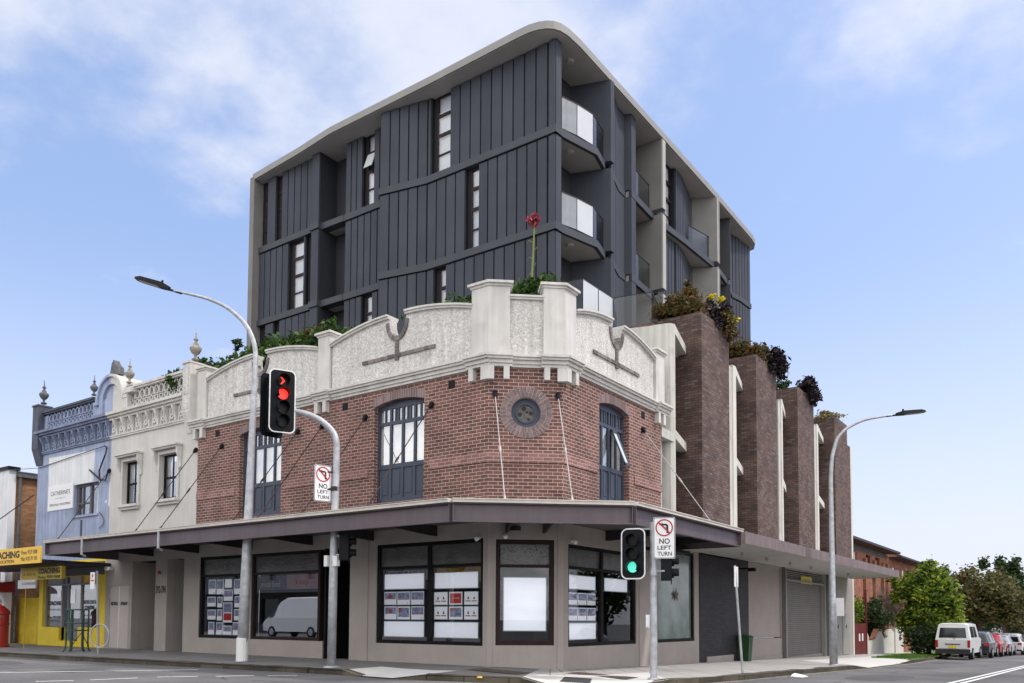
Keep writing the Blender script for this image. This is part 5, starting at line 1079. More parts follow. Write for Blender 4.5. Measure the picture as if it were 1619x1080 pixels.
# ------------------------------------------------------------------ red brick house beyond, walls and gate
bh = thing('orange_brick_house', 'two storey orange brick flats with brown tiled roof beyond the long canopy', 'building', (-2, 40, 0))
FH2 = Frame(-.8, 0, 0, 1, 1, 0)
b = MB(); wo = [(42.9, 43.9, 4.6, 5.9), (46.4, 47.8, 4.6, 5.9), (49.5, 50.9, 4.6, 5.9)]; b.wall(Frame(-1.5, 0, 0, 1, 1, 0), 32, 53.5, -1, 6.5, -.3, 0, wo); b.build('brick_wall', 'brick_orange', bh)
b = MB(); b.wall(Frame(-1.5, 0, 0, 1, 1, 0), 53.52, 68, -1, 6.3, -.3, -.05, [(56, 57.2, 4.3, 5.5), (60, 61.2, 4.3, 5.5)]); b.build('brick_wall', 'brick_orange', bh)
for w in wo+[(56, 57.2, 4.3, 5.5), (60, 61.2, 4.3, 5.5)]: one('window', lambda b: b.box(-1.75, -1.68, *w), 'card_white' if w[0] < 44 or w[0] > 52 else 'car_glass', bh)
for y in (39, 45.7, 48.7, 51.6, 53.2): one('brick_buttress', lambda b: b.box(-1.5, -1.3, y-.25, y+.25, -1, 5.6), 'brick_orange', bh)
one('frieze', lambda b: (b.box(-1.5, -1.47, 32, 53.4, 6.0, 6.42),), 'terrace_stone', bh)
rfh = MB()
for y0, y1, ze in ((30, 54.3, 6.45), (54.5, 69, 6.25)):
    rfh.v += []; rfh.prism([(-.8, y0), (-.8, y1), (-1.5, y1), (-1.5, y0)], ze-.05, ze)
    rfh.hexa([(-.75, y0, ze), (-6, y0, ze+.0), (-6, y1, ze), (-.75, y1, ze), (-.75, y0, ze+.12), (-6, y0+3, ze+2.4), (-6, y1-4.2, ze+2.4), (-.75, y1, ze+.12)])
rfh.build('tiled_roof', 'tile_roof', bh)
one('eaves_gutter', lambda b: (b.box(-.75, -.62, 30, 54.3, 6.40, 6.56), b.box(-.75, -.62, 54.5, 69, 6.2, 6.34)), 'steel_dark', bh)
one('chimney_pipe', lambda b: b.tube([(-2.6, 40.2, 7.1), (-2.6, 40.2, 8.1)], .07, 6), 'lead_urn', bh)
gt = tag(one('maroon_gate', lambda b: (b.box(X2-.02, X2+.02, 30.15, 31.4, -.62, 1.05), b.box(X2-.02, X2+.02, 31.42, 32.7, -.62, 1.05), b.box(X2-.05, X2+.05, 32.7, 32.8, -.7, 2.9)), 'car_red'), 'maroon metal double gate between grey end wall and low cream wall', 'gate'); gt.data.materials[0] = MATS.setdefault('gate_maroon', mat('gate_maroon', (.13, .02, .02), .5))
gt2 = one('handle_plate', lambda b: (b.box(X2+.02, X2+.04, 30.9, 31.15, .1, .5), b.box(X2+.02, X2+.04, 31.6, 31.85, .1, .5)), 'sign_white', gt)
cw = thing('low_cream_wall', 'low cream rendered garden wall with brick cappings and letterbox pier', 'wall', (X2, 37, -.6))
def cwall(b):
    pts = [(32.85, -.95), (42.9, -.95), (42.9, .75), (41.9, .75), (41.9, .25), (41, .30), (39.6, .68), (38.6, .62), (38.2, .22), (37.4, .18), (36.6, .60), (35.6, .62), (34.8, .14), (33.6, .10), (33.0, .55), (32.85, .55)]
    b.fprism(FR, pts, -.2, 0)
    b.fbox(FR, 40.4, 42.9, -1, .78, -.3, .08)
one('rendered_wall', cwall, 'cream_white', cw)
one('brick_capping', lambda b: b.strip(FR, [(33.3, .16), (34.8, .17), (35.7, .64), (36.6, .62), (37.4, .2), (38.2, .24)], [(33.3, .24), (34.8, .25), (35.7, .72), (36.6, .70), (37.4, .28), (38.2, .32)], -.24, .05), 'brick_orange', cw)
one('letterbox', lambda b: (b.fbox(FR, 41.5, 42.1, -.05, .2, .08, .1), b.fbox(FR, 41.5, 42.1, .45, .5, .08, .1)), 'sign_black', cw)
tag(one('garden_fence', lambda b: b.box(X2-.1, X2, 43.0, 46.2, -1, .6), 'brick_orange'), 'short stretch of low orange brick fence right of the cream wall', 'fence')
# ------------------------------------------------------------------ street furniture
def facing(x, y, nx, ny):
    n = Vector((nx, ny)).normalized(); return Frame(x, y, -n.y, n.x, n.x, n.y)
def smooth(pts, rad, n=4):
    P = [Vector(p) for p in pts]; out = []; ro = []
    for i in range(len(P)-1):
        a, b, c, d = P[max(i-1, 0)], P[i], P[i+1], P[min(i+2, len(P)-1)]
        k = n if (c-b).length < 1.6 else 1
        for q in range(k):
            t = q/k; h = (c-b).length; ma = (c-a)*(.5*min(1, h/max((b-a).length, .01)) if (b-a).length > h else .5); md = (d-b)*(.5*min(1, h/max((d-c).length, .01)) if (d-c).length > h else .5)
            out.append(b*(2*t**3-3*t**2+1)+ma*(t**3-2*t**2+t)+c*(-2*t**3+3*t**2)+md*(t**3-t**2)); ro.append(rad[i]+(rad[i+1]-rad[i])*t)
    return out+[P[-1]], ro+[rad[-1]]
def lamp(pts, radii, head, label, sleeve=None):
    root = thing('street_lamp', label, 'street lamp', (pts[0][0], pts[0][1], pts[0][2]), 'tall curved street lamps on the two footpaths')
    p = MB(); p.tube(*smooth(pts, radii), 12); p.lathe([(.17, 0), (.17, .03), (.12, .05)], pts[0], 12); po = p.build('pole', 'galvanised', root, smooth=True)
    if sleeve: one('base_sleeve', lambda b: b.lathe([(sleeve, .0), (sleeve, .62), (sleeve-.02, .63)], (pts[0][0], pts[0][1], pts[0][2]), 14), 'white_paint', po)
    a, e = Vector(head[0]), Vector(head[1]); d = (e-a).normalized(); sd = Vector((-d.y, d.x, 0)).normalized(); up = sd.cross(d)*-1
    if up.z < 0: up = -up
    h = MB(); L_ = (e-a).length
    for t0, t1, w0, w1, h0, h1 in ((0, .22, .06, .13, .07, .11), (.22, .85, .13, .15, .11, .08), (.85, 1.0, .15, .10, .08, .035)):
        A, B = a+d*L_*t0, a+d*L_*t1
        h.hexa([A-sd*w0-up*.02, B-sd*w1-up*.02, B+sd*w1-up*.02, A+sd*w0-up*.02, A-sd*w0*.8+up*h0, B-sd*w1*.8+up*h1, B+sd*w1*.8+up*h1, A+sd*w0*.8+up*h0])
    h.tube([a-d*.35, a+d*.03], .03, 8); h.tube([a+d*.25+up*.1, a+d*.25+up*.18], .03, 8)
    hd = h.build('lamp_head', 'lamp_body', root)
    g = MB(); A, B = a+d*L_*.3-up*.024, a+d*L_*.9-up*.024; g.face([A-sd*.10, A+sd*.10, B+sd*.10, B-sd*.10]); g.build('lens', 'sign_grey', hd)
    return root
lamp([(-6.40, -2.10, .04), (-6.36, -2.08, 2.0), (-6.30, -2.05, 5.0), (-6.24, -2.0, 8.05), (-6.28, -2.02, 8.43), (-6.40, -2.10, 8.80), (-6.56, -2.21, 9.08), (-6.88, -2.44, 9.42), (-7.3, -2.74, 9.66), (-7.78, -3.09, 9.81), (-8.05, -3.29, 9.87)],
     [.145, .13, .095, .066, .064, .062, .058, .05, .044, .038, .032], ((-8.15, -3.36, 9.91), (-8.89, -3.87, 10.20)), 'tall galvanised street lamp with white base sleeve standing before the brick building', .152)
b0 = (4.51, 13.29, -.31)
lamp([b0]+[(b0[0]+dx, b0[1]+dy, z) for dx, dy, z in ((0, 0, 1.9), (0, 0, 1.95), (0, .0, 5.94), (.05, .03, 6.75), (.12, .09, 7.1), (.21, .15, 7.40), (.48, .34, 7.74), (.92, .66, 8.01), (1.45, 1.04, 8.15), (1.75, 1.24, 8.19))],
     [.135, .125, .105, .07, .066, .062, .058, .052, .045, .038, .032], ((b0[0]+1.85, b0[1]+1.31, 8.20), (b0[0]+2.64, b0[1]+1.88, 8.32)), 'galvanised street lamp on the side footpath arching right before the brick piers', None)
lr = scene.objects['street_lamp.001']
one('notice_plate', lambda b: b.box(b0[0]+.16, b0[0]+.40, b0[1]-.14, b0[1]-.13, 1.35, 1.95), 'sign_white', lr)
def head4(parent, F, zc, lights, W=.62, border='sign_white', vis=.24, name='signal_head', hbody=.30, r=.13, sp=.325):
    n = len(lights); H = sp*n+.22; z0 = zc-H/2; rr = .14
    def rrect(w, h, rad):
        P = []
        for cx, cz, a0 in ((w/2-rad, h/2-rad, 0), (-w/2+rad, h/2-rad, 90), (-w/2+rad, -h/2+rad, 180), (w/2-rad, -h/2+rad, 270)):
            for k in range(7): a = R(a0+15*k); P.append((cx+rad*math.cos(a), zc+cz+rad*math.sin(a)))
        return P
    b = MB(); b.fprism(F, rrect(W, H, rr), -.012, 0); b.fbox(F, -.17, .17, z0+.08, z0+H-.08, -.22, -.013)
    body = b.build(name, 'black_plastic', parent)
    if border:
        o, i_ = rrect(W+.004, H+.004, rr), rrect(W-.05, H-.05, rr-.025); o.append(o[0]); i_.append(i_[0]); bb = MB(); bb.strip(F, i_, o, .001, .005); bb.build('reflective_border', border, body)
    for k, c in enumerate(lights):
        z = z0+H-.11-sp*(k+.5)
        v = MB(); v.disc(F, 0, z, .0, vis, r+.012, 20, r+.002, R(-35), R(215)); v.disc(F, 0, z, .0, .05, r+.012, 20, r+.002)
        vo = v.build('visor', 'black_plastic', body)
        if c == 'arrow':
            one('lens', lambda b: b.disc(F, 0, z, .001, .008, r, 24), 'lens_off', vo)
            one('arrow_light', lambda b: (b.fprism(F, [(-.06, z+.085), (-.02, z+.085), (.055, z), (-.02, z-.085), (-.06, z-.085), (.0, z)], .009, .014),), 'lens_red', vo)
        elif c == 'red': one('lens', lambda b: b.disc(F, 0, z, .001, .012, r, 24), 'lens_red', vo)
        elif c == 'green': one('lens', lambda b: b.disc(F, 0, z, .001, .012, r, 24), 'lens_green', vo)
        else: one('lens', lambda b: b.disc(F, 0, z, .001, .012, r, 24), 'lens_off', vo)
    return body
def turn_sign(parent, F, z0, W=.45, H=.87):
    b = MB(); w = W/2; P = []
    for cx, cz, a0 in ((w-.035, H-.035, 0), (-w+.035, H-.035, 90), (-w+.035, .035, 180), (w-.035, .035, 270)):
        for k in range(4): a = R(a0+30*k); P.append((cx+.035*math.cos(a), z0+cz+.035*math.sin(a)))
    b.fprism(F, P, -.004, .0); p = b.build('turn_sign', 'sign_white', parent)
    i_ = [(s*.915, z0+H/2+(z-z0-H/2)*.955) for s, z in P]; o = [(s*.965, z0+H/2+(z-z0-H/2)*.982) for s, z in P]; i_.append(i_[0]); o.append(o[0])
    one('border_line', lambda b: b.strip(F, i_, o, .001, .003), 'sign_black', p)
    zc = z0+H*.745; r = W*.40
    one('arrow_symbol', lambda b: (b.fbox(F, .045, .085, zc-.115, zc+.03, .001, .004), b.disc(F, .03, zc+.03, .001, .0045, .055, 8, .015, 0, math.pi/2), b.fbox(F, -.03, .03, zc+.045, zc+.085, .001, .004), b.fprism(F, [(-.03, zc+.105), (-.03, zc+.025), (-.11, zc+.065)], .001, .004)), 'sign_black', p)
    def ring(b):
        b.disc(F, 0, zc, .0045, .007, r, 40, r-.026); c = r-.012; k = math.sqrt(.5)
        b.fprism(F, [(-c*k-.011, zc+c*k-.011), (-c*k+.011, zc+c*k+.011), (c*k+.011, zc-c*k+.011), (c*k-.011, zc-c*k-.011)], .0075, .0095)
    one('prohibition_ring', ring, 'sign_red', p)
    one('sign_lettering', lambda b: (b.text('NO', F, -.105, .115, z0+H*.355, .115, .003, bold=.02), b.text('LEFT', F, -.14, .145, z0+H*.215, .085, .003, bold=.015), b.text('TURN', F, -.14, .155, z0+H*.07, .085, .003, bold=.015)), 'sign_black', p)
    return p
sl = thing('traffic_signal', 'tall overhead traffic signal showing red arrow and red light on curved galvanised arm', 'traffic light', (-3.05, -2.08, .02), 'traffic signals at the corner')
p = MB(); p.tube(*smooth([(-3.03, -2.08, .02), (-3.02, -2.08, 2.0), (-3.0, -2.07, 4.2), (-2.99, -2.06, 5.2), (-3.0, -2.07, 5.42), (-3.06, -2.11, 5.62), (-3.18, -2.20, 5.80), (-3.34, -2.31, 5.95), (-3.55, -2.46, 6.07), (-3.82, -2.66, 6.15), (-4.06, -2.80, 6.20)], [.105, .10, .088, .078, .078, .078, .076, .075, .072, .07, .068]), 14)
p.lathe([(.20, 0), (.20, .03), (.13, .05)], (-3.03, -2.08, .02), 12); po = p.build('mast_pole', 'galvanised', sl, smooth=True)
one('rust_band', lambda b: b.lathe([(.098, 0), (.098, .10), (.09, .11)], (-3.01, -2.075, 4.22), 14), 'rod_rust', po)
Fh = facing(-3.90, -2.97, .90, -.44); head4(sl, Fh, 6.34, ['arrow', 'red', 'off', 'off'])
Fb = facing(-4.28, -2.98, -.95, .12); head4(sl, Fb, 6.28, ['off', 'off', 'off', 'off'], border=None)
turn_sign(sl, facing(-3.12, -2.36, .97, -.24), 3.95)
one('sign_clamp', lambda b: (b.tube([(-3.16, -2.33, 4.25), (-3.02, -2.1, 4.27)], .02, 6), b.tube([(-3.16, -2.33, 4.66), (-3.02, -2.1, 4.68)], .02, 6)), 'black_plastic', sl)
head4(sl, facing(-2.62, -1.95, .75, .62), 2.86, ['off', 'off'], W=.36, border=None, r=.09, sp=.27, vis=.15)
one('junction_box', lambda b: b.box(-3.22, -3.12, -2.2, -2.02, 2.42, 2.68), 'white_paint', sl)
one('junction_box', lambda b: b.box(-2.92, -2.78, -2.2, -2.1, 2.42, 2.66), 'white_paint', sl)
one('head_bracket', lambda b: (b.tube([(-3.0, -2.1, 3.14), (-2.7, -1.98, 3.16)], .025, 6), b.tube([(-3.0, -2.1, 2.7), (-2.7, -1.98, 2.68)], .02, 6)), 'white_paint', sl)
sx, sy, sz = 4.16, .30, -.06
sr = thing('traffic_signal', 'short corner signal post with lit green light and pedestrian button box', 'traffic light', (sx, sy, sz), 'traffic signals at the corner')
p = MB(); p.tube([(sx, sy, sz), (sx, sy, 3.25)], [.075, .07], 14); p.lathe([(.13, 0), (.13, .03), (.085, .05)], (sx, sy, sz), 12); p.tube([(sx, sy, 2.12), (sx, sy, 2.26)], .10, 12); p.build('post', 'galvanised', sr)
head4(sr, facing(sx-.33, sy-.28, .22, -.975), 2.58, ['off', 'off', 'green'], W=.52, sp=.285, r=.115, vis=.20)
turn_sign(sr, facing(sx+.26, sy-.02, .42, -.91), 2.47)
one('sign_bracket', lambda b: (b.box(sx-.3, sx+.3, sy-.02, sy+.02, 3.1, 3.14), b.box(sx-.3, sx+.25, sy-.02, sy+.02, 2.2, 2.23)), 'galvanised', sr)
head4(sr, facing(sx+.30, sy+.25, .9, .45), 2.30, ['off', 'off'], W=.36, border=None, r=.09, sp=.25, vis=.15)
one('push_button', lambda b: (b.box(sx-.14, sx-.06, sy-.08, sy+.06, 1.03, 1.30), b.box(sx-.13, sx-.07, sy-.10, sy-.08, 1.06, 1.27)), 'sign_white', sr)
px, py = 4.59, 4.39
ps = thing('parking_sign', 'leaning grey sign post seen edge on near the side kerb', 'sign post', (px, py, path_z(px, py)))
one('post', lambda b: b.tube([(px, py, path_z(px, py)), (px-.14, py-.10, 2.55)], .032, 8), 'galvanised', ps)
F = facing(px-.15, py-.1, 1, .0); one('sign_plate', lambda b: b.fbox(F, -.12, .14, 2.02, 2.52, .035, .045), 'sign_white', ps)
px, py = -13.53, -2.12
ps = thing('parking_sign', 'slim sign post with small white sign beside the bicycle hoop on the left footpath', 'sign post', (px, py, .04))
one('post', lambda b: b.tube([(px, py, .02), (px-.12, py-.05, 2.62)], .04, 8), 'grey_paint', ps)
F = facing(px-.13, py-.08, .02, -1); pl_ = one('sign_plate', lambda b: b.fbox(F, -.24, .02, 2.06, 2.58, .04, .05), 'sign_white', ps)
one('sign_marking', lambda b: (b.fbox(F, -.20, -.02, 2.30, 2.34, .051, .053), b.text('P', F, -.16, -.06, 2.38, .14, .052, bold=.03)), 'sign_red', pl_)
hp = [(px+.05+.02*0+.27*math.cos(t), py+.19*math.cos(t)*.8, .60+.36*math.sin(t)) for t in [2*math.pi*k/28 for k in range(29)]]
tag(one('bicycle_hoop', lambda b: b.tube(hp, .025, 8), 'galvanised'), 'round steel bicycle hoop clasped to the slim sign post', 'bicycle rack')
tg = thing('tree_guard', 'dark green iron tree guard with splayed feet on the left footpath', 'tree guard', (-15.6, -1.75, .03))
for k in range(6):
    a = 2*math.pi*k/6; cx, cy = -15.6+.32*math.cos(a), -1.75+.32*math.sin(a)
    one('upright', lambda b: b.tube([(cx+.10*math.cos(a), cy+.1*math.sin(a), .03), (cx+.02*math.cos(a), cy+.02*math.sin(a), .12), (cx, cy, .3), (cx, cy, 1.42)], .03, 6), 'green_metal', tg)
for z in (1.42, .98, .74): one('hoop_rail', lambda b: b.tube([(-15.6+.33*math.cos(2*math.pi*k/20), -1.75+.33*math.sin(2*math.pi*k/20), z) for k in range(21)], .022, 6), 'green_metal', tg)
one('scroll', lambda b: [b.tube([(-15.6+.33*math.cos(a), -1.75+.33*math.sin(a), .74), (-15.6+.25*math.cos(a+.5), -1.75+.25*math.sin(a+.5), .5), (-15.6+.33*math.cos(a+1.0), -1.75+.33*math.sin(a+1.0), .25)], .015, 5) for a in (0, 2.1, 4.2)], 'green_metal', tg)
c = (-21.35, -1.72, .02)
pb = thing('pillar_box', 'round red cast pillar post box with pointed finial at the left edge', 'post box', c)
one('body', lambda b: b.lathe([(.34, 0), (.34, .12), (.30, .15), (.30, .82), (.32, .84), (.32, .90), (.30, .92), (.30, 1.22), (.34, 1.25), (.34, 1.31)], c, 24), 'post_red', pb)
one('dome', lambda b: b.lathe([(.34, 1.311), (.33, 1.34), (.24, 1.45), (.10, 1.56), (.05, 1.58), (.04, 1.62)], c, 24), 'post_red', pb)
one('finial', lambda b: b.lathe([(.05, 1.621), (.03, 1.65), (.06, 1.69), (.03, 1.74), (.005, 1.84)], c, 12), 'stone_urn', pb)
one('rivet_band', lambda b: [b.lathe([(.001, .02), (.015, .01), (.02, 0)], (c[0]+.31*math.cos(a), c[1]+.31*math.sin(a), c[2]+z), 6) for a in (-1.2, -.9, -.6, -.3) for z in (.6, .87, 1.1)], 'car_red', pb)
wb = thing('wheelie_bin', 'small dark green bin tucked against the side wall by the dark doorway', 'bin', (X2+.3, 12.9, -.35))
one('bin_body', lambda b: b.hexa([(X2+.10, 12.72, -.30), (X2+.42, 12.72, -.30), (X2+.42, 13.02, -.30), (X2+.10, 13.02, -.30), (X2+.06, 12.68, .60), (X2+.48, 12.68, .60), (X2+.48, 13.08, .60), (X2+.06, 13.08, .60)]), 'bin_green', wb)
one('lid', lambda b: b.hexa([(X2+.04, 12.66, .602), (X2+.50, 12.66, .602), (X2+.52, 13.12, .602), (X2+.04, 13.12, .602), (X2+.08, 12.68, .70), (X2+.4, 12.68, .66), (X2+.4, 13.06, .66), (X2+.08, 13.06, .70)]), 'bin_green', wb)
one('wheel', lambda b: b.tube([(X2+.12, 12.70, -.24), (X2+.12, 13.04, -.24)], .08, 10), 'tyre', wb)
lt = MB(); rgl = random.Random(3)
lt.hexa([(5.0, 6.9, road_z(5, 7)+.008), (5.35, 6.8, road_z(5, 7)+.008), (5.40, 7.15, road_z(5, 7)+.012), (5.02, 7.25, road_z(5, 7)+.012), (5.03, 6.93, road_z(5, 7)+.07), (5.3, 6.9, road_z(5, 7)+.03), (5.3, 7.1, road_z(5, 7)+.05), (5.05, 7.15, road_z(5, 7)+.09)])
tag(lt.build('paper_scrap', 'card_white'), 'crumpled piece of white paper lying in the side street gutter', 'litter')
lv = MB()
for _ in range(260):
    y = rgl.uniform(-1, 15); x = 4.95+rgl.gauss(0, .25)+(.15 if y > 8 else 0); z = road_z(x, y)+.012; s = rgl.uniform(.015, .04); a = rgl.uniform(0, 6.28)
    if x < 4.85: x += .3
    lv.face([(x+s*math.cos(a+k*1.57)*(1 if k % 2 else .5), y+s*math.sin(a+k*1.57)*(1 if k % 2 else .5), z+rgl.uniform(0, .01)) for k in range(4)])
o = lv.build('fallen_leaves', 'leaf_dry'); o['kind'] = 'stuff'; o['label'] = 'dry leaves and grit along the gutter'
# ------------------------------------------------------------------ property cards in the shop windows
def orth(i): return ['first', 'second', 'third', 'fourth', 'fifth', 'sixth'][i]
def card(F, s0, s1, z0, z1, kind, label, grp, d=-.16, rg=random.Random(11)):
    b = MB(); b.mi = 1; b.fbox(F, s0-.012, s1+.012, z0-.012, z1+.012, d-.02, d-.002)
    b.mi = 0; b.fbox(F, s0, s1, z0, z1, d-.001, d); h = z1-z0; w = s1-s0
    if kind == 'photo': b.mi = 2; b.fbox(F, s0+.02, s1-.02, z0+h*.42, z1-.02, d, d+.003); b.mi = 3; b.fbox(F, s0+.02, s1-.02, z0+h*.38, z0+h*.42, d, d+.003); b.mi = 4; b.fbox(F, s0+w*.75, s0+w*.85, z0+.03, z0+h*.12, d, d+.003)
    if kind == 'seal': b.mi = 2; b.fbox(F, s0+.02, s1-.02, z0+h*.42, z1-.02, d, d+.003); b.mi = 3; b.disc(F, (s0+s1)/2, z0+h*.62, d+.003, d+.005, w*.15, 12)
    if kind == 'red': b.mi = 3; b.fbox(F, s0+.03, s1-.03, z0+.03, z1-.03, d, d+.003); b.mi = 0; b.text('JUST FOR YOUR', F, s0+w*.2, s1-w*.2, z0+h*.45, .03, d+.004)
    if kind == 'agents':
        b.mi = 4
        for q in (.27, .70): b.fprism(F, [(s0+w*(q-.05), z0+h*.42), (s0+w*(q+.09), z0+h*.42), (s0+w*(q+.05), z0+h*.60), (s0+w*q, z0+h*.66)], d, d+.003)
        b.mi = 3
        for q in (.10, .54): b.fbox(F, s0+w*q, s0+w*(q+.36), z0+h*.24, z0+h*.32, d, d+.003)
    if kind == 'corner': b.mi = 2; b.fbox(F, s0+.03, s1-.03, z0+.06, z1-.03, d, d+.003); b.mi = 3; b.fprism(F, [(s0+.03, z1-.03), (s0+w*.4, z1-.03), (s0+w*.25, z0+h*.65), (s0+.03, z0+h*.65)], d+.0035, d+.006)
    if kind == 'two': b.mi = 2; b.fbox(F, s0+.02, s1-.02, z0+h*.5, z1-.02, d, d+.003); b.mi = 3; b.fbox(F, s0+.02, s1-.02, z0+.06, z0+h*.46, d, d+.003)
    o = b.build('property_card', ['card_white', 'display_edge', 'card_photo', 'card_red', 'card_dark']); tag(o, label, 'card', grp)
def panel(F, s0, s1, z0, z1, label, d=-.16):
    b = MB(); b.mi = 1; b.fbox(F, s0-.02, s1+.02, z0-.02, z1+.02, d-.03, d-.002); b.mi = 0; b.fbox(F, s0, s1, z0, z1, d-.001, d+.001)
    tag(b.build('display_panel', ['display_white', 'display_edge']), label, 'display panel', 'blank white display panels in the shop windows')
G1 = 'property cards hanging in the shop windows'
C1 = [(-11.25, -10.89, 1.93, 2.38), (-10.83, -10.47, 1.92, 2.37), (-10.4, -10.06, 2.12, 2.38), (-9.94, -9.6, 1.91, 2.36), (-11.3, -10.87, 1.54, 1.84), (-10.78, -10.53, 1.51, 1.83), (-10.45, -10.01, 1.71, 2.05), (-9.9, -9.65, 1.51, 1.84), (-11.28, -10.86, 1.13, 1.43), (-10.78, -10.53, 1.10, 1.44), (-10.46, -10.02, 1.04, 1.65), (-9.91, -9.64, 1.11, 1.44), (-11.22, -10.92, .66, 1.04), (-10.81, -10.48, .66, 1.03), (-10.46, -10.03, .66, .93), (-9.96, -9.61, .66, 1.04)]
for i, c in enumerate(C1):
    card(FL, *c, 'two' if i == 10 else 'white' if i == 2 else 'photo', f"{'tall red and photo' if i == 10 else 'plain white' if i == 2 else 'photo'} card, {orth(i//4)} row down, {orth(i%4)} from left, left shop window", G1)
C3 = [(-3.52, -3.09, 1.55, 1.88), (-3.05, -2.61, 1.55, 1.88), (-2.57, -2.14, 1.55, 1.88), (-1.79, -1.36, 1.54, 1.85), (-1.30, -.89, 1.54, 1.85), (-.82, -.40, 1.54, 1.85), (-3.51, -3.08, 1.17, 1.5), (-3.04, -2.61, 1.17, 1.5), (-2.56, -2.13, 1.17, 1.5), (-1.78, -1.36, 1.18, 1.49), (-1.30, -.88, 1.18, 1.49), (-.82, -.40, 1.18, 1.49)]
K3 = ['seal', 'photo', 'photo', 'agents', 'red', 'agents', 'seal', 'corner', 'photo', 'agents', 'corner', 'agents']
for i, c in enumerate(C3): card(FL, *c, K3[i], f"{ {'seal': 'photo card with dark round seal', 'photo': 'blue photo card', 'agents': 'white card with two small figures', 'red': 'solid red card', 'corner': 'card with red corner flag'}[K3[i]]}, {'upper' if i < 6 else 'lower'} row, {orth(i%6)} from left, double window", G1)
C5 = [(1.69, 2.11, 1.56, 1.85), (2.14, 2.56, 1.56, 1.85), (2.6, 3.02, 1.56, 1.85), (1.69, 2.11, 1.17, 1.48), (2.14, 2.56, 1.17, 1.48), (2.6, 3.02, 1.17, 1.48)]
for i, c in enumerate(C5): card(FR, *c, 'photo', f"photo card, {'upper' if i < 3 else 'lower'} row, {orth(i%3)} from left, side street window", G1)
panel(FL, -3.51, -2.14, 1.96, 2.34, 'wide white panel at upper left of the double window'); panel(FL, -1.77, -.41, 1.95, 2.33, 'wide white panel at upper right of the double window')
panel(FL, -3.51, -2.13, .73, 1.11, 'wide white panel at lower left of the double window'); panel(FL, -1.77, -.40, .73, 1.10, 'wide white panel at lower right of the double window')
panel(FC, .41, 1.42, .92, 2.18, 'large upright white panel in the narrow corner window')
panel(FR, 1.73, 3.01, 1.95, 2.28, 'white panel at upper left of the side street window'); panel(FR, 3.50, 4.77, 1.95, 2.28, 'white panel at upper right of the side street window'); panel(FR, 1.74, 3.03, .70, 1.09, 'white panel at lower left of the side street window')
# ------------------------------------------------------------------ roof garden
def plant(name, label, cat, parts, grp=None, loc=None):
    root = thing(name, label, cat, loc or parts[0][1], grp)
    for (pn, c, rad, n, size, m, seed, cl_) in parts: one(pn, lambda b: b.leaves(c, rad, n, size, cl_, seed), m, root)
    return root
plant('hedge', 'long clipped green hedge on the roof behind the left parapet bay', 'hedge', [('foliage', (-9.6, 1.2, 9.18), (3.5, .7, .88), 20000, .10, 'leaf_hedge', 1, 260), ('foliage', (-6.9, 1.2, 9.35), (.9, .6, .75), 4200, .09, 'leaf_hedge', 2, 30), ('foliage', (-12.4, .75, 9.05), (1.3, .55, .75), 5600, .085, 'leaf_hedge', 14, 40), ('foliage', (-13.35, .3, 9.15), (.65, .45, .4), 1200, .08, 'leaf_hedge', 15, 24)], loc=(-9.6, 1.2, 8.35))
dk = thing('potted_shrub', 'dark leggy shrub rising above the hedge beside the parapet pilaster', 'shrub', (-7.9, 1.5, 8.4))
one('stem', lambda b: b.tube([(-7.9, 1.5, 8.4), (-7.95, 1.5, 9.6), (-7.9, 1.5, 10.2)], .025, 6), 'bark', dk); one('foliage', lambda b: b.leaves((-7.95, 1.5, 10.05), (.45, .4, .45), 500, .08, 14, 5), 'leaf_rust', dk)
dk = thing('potted_shrub', 'small dark shrub poking above the hedge at its left end', 'shrub', (-11.4, 1.0, 8.4))
one('stem', lambda b: b.tube([(-11.4, 1, 8.4), (-11.35, 1, 10.2)], .02, 6), 'bark', dk); one('foliage', lambda b: b.leaves((-11.35, 1.0, 10.25), (.22, .2, .22), 160, .07, 6, 6), 'leaf_dark', dk)
plant('hedge', 'low bright green hedge behind the parapet left of the corner pilasters', 'hedge', [('foliage', (-2.2, 1.5, 9.25), (1.9, .6, .62), 4200, .08, 'leaf_hedge', 3, 70)], loc=(-2.2, 1.5, 8.4))
plant('hedge', 'short green hedge between the two corner pilasters', 'hedge', [('foliage', (.05, 1.75, 9.45), (1.0, .5, .50), 2600, .075, 'leaf_hedge', 4, 44)], loc=(.05, 1.75, 8.4))
plant('hedge', 'small tuft of green hedge right of the corner pilasters', 'hedge', [('foliage', (.7, 3.2, 9.15), (.4, 1.0, .35), 900, .07, 'leaf_hedge', 8, 24)], loc=(.7, 3.2, 8.4))
fl = thing('flower_spike', 'single tall red flower head on a pale green stalk above the corner', 'flower', (-.27, 2.2, 9.3))
one('stalk', lambda b: (b.tube([(-.27, 2.2, 9.3), (-.26, 2.2, 10.2), (-.21, 2.2, 11.0), (-.18, 2.2, 11.66)], [.034, .03, .024, .02], 6), [b.tube([(-.25+.02*k/6, 2.2, 9.9+k*.22), (-.25+(.12 if k % 2 else -.12), 2.2+.03*(k % 3), 9.98+k*.22), (-.25+(.10 if k % 2 else -.16), 2.2, 9.88+k*.22)], [.012, .008, .003], 4) for k in range(8)]), 'stem_green', fl)
one('flower_head', lambda b: b.leaves((-.18, 2.2, 11.80), (.19, .19, .16), 380, .05, 30, 9, shell=.2), 'petal_red', fl)
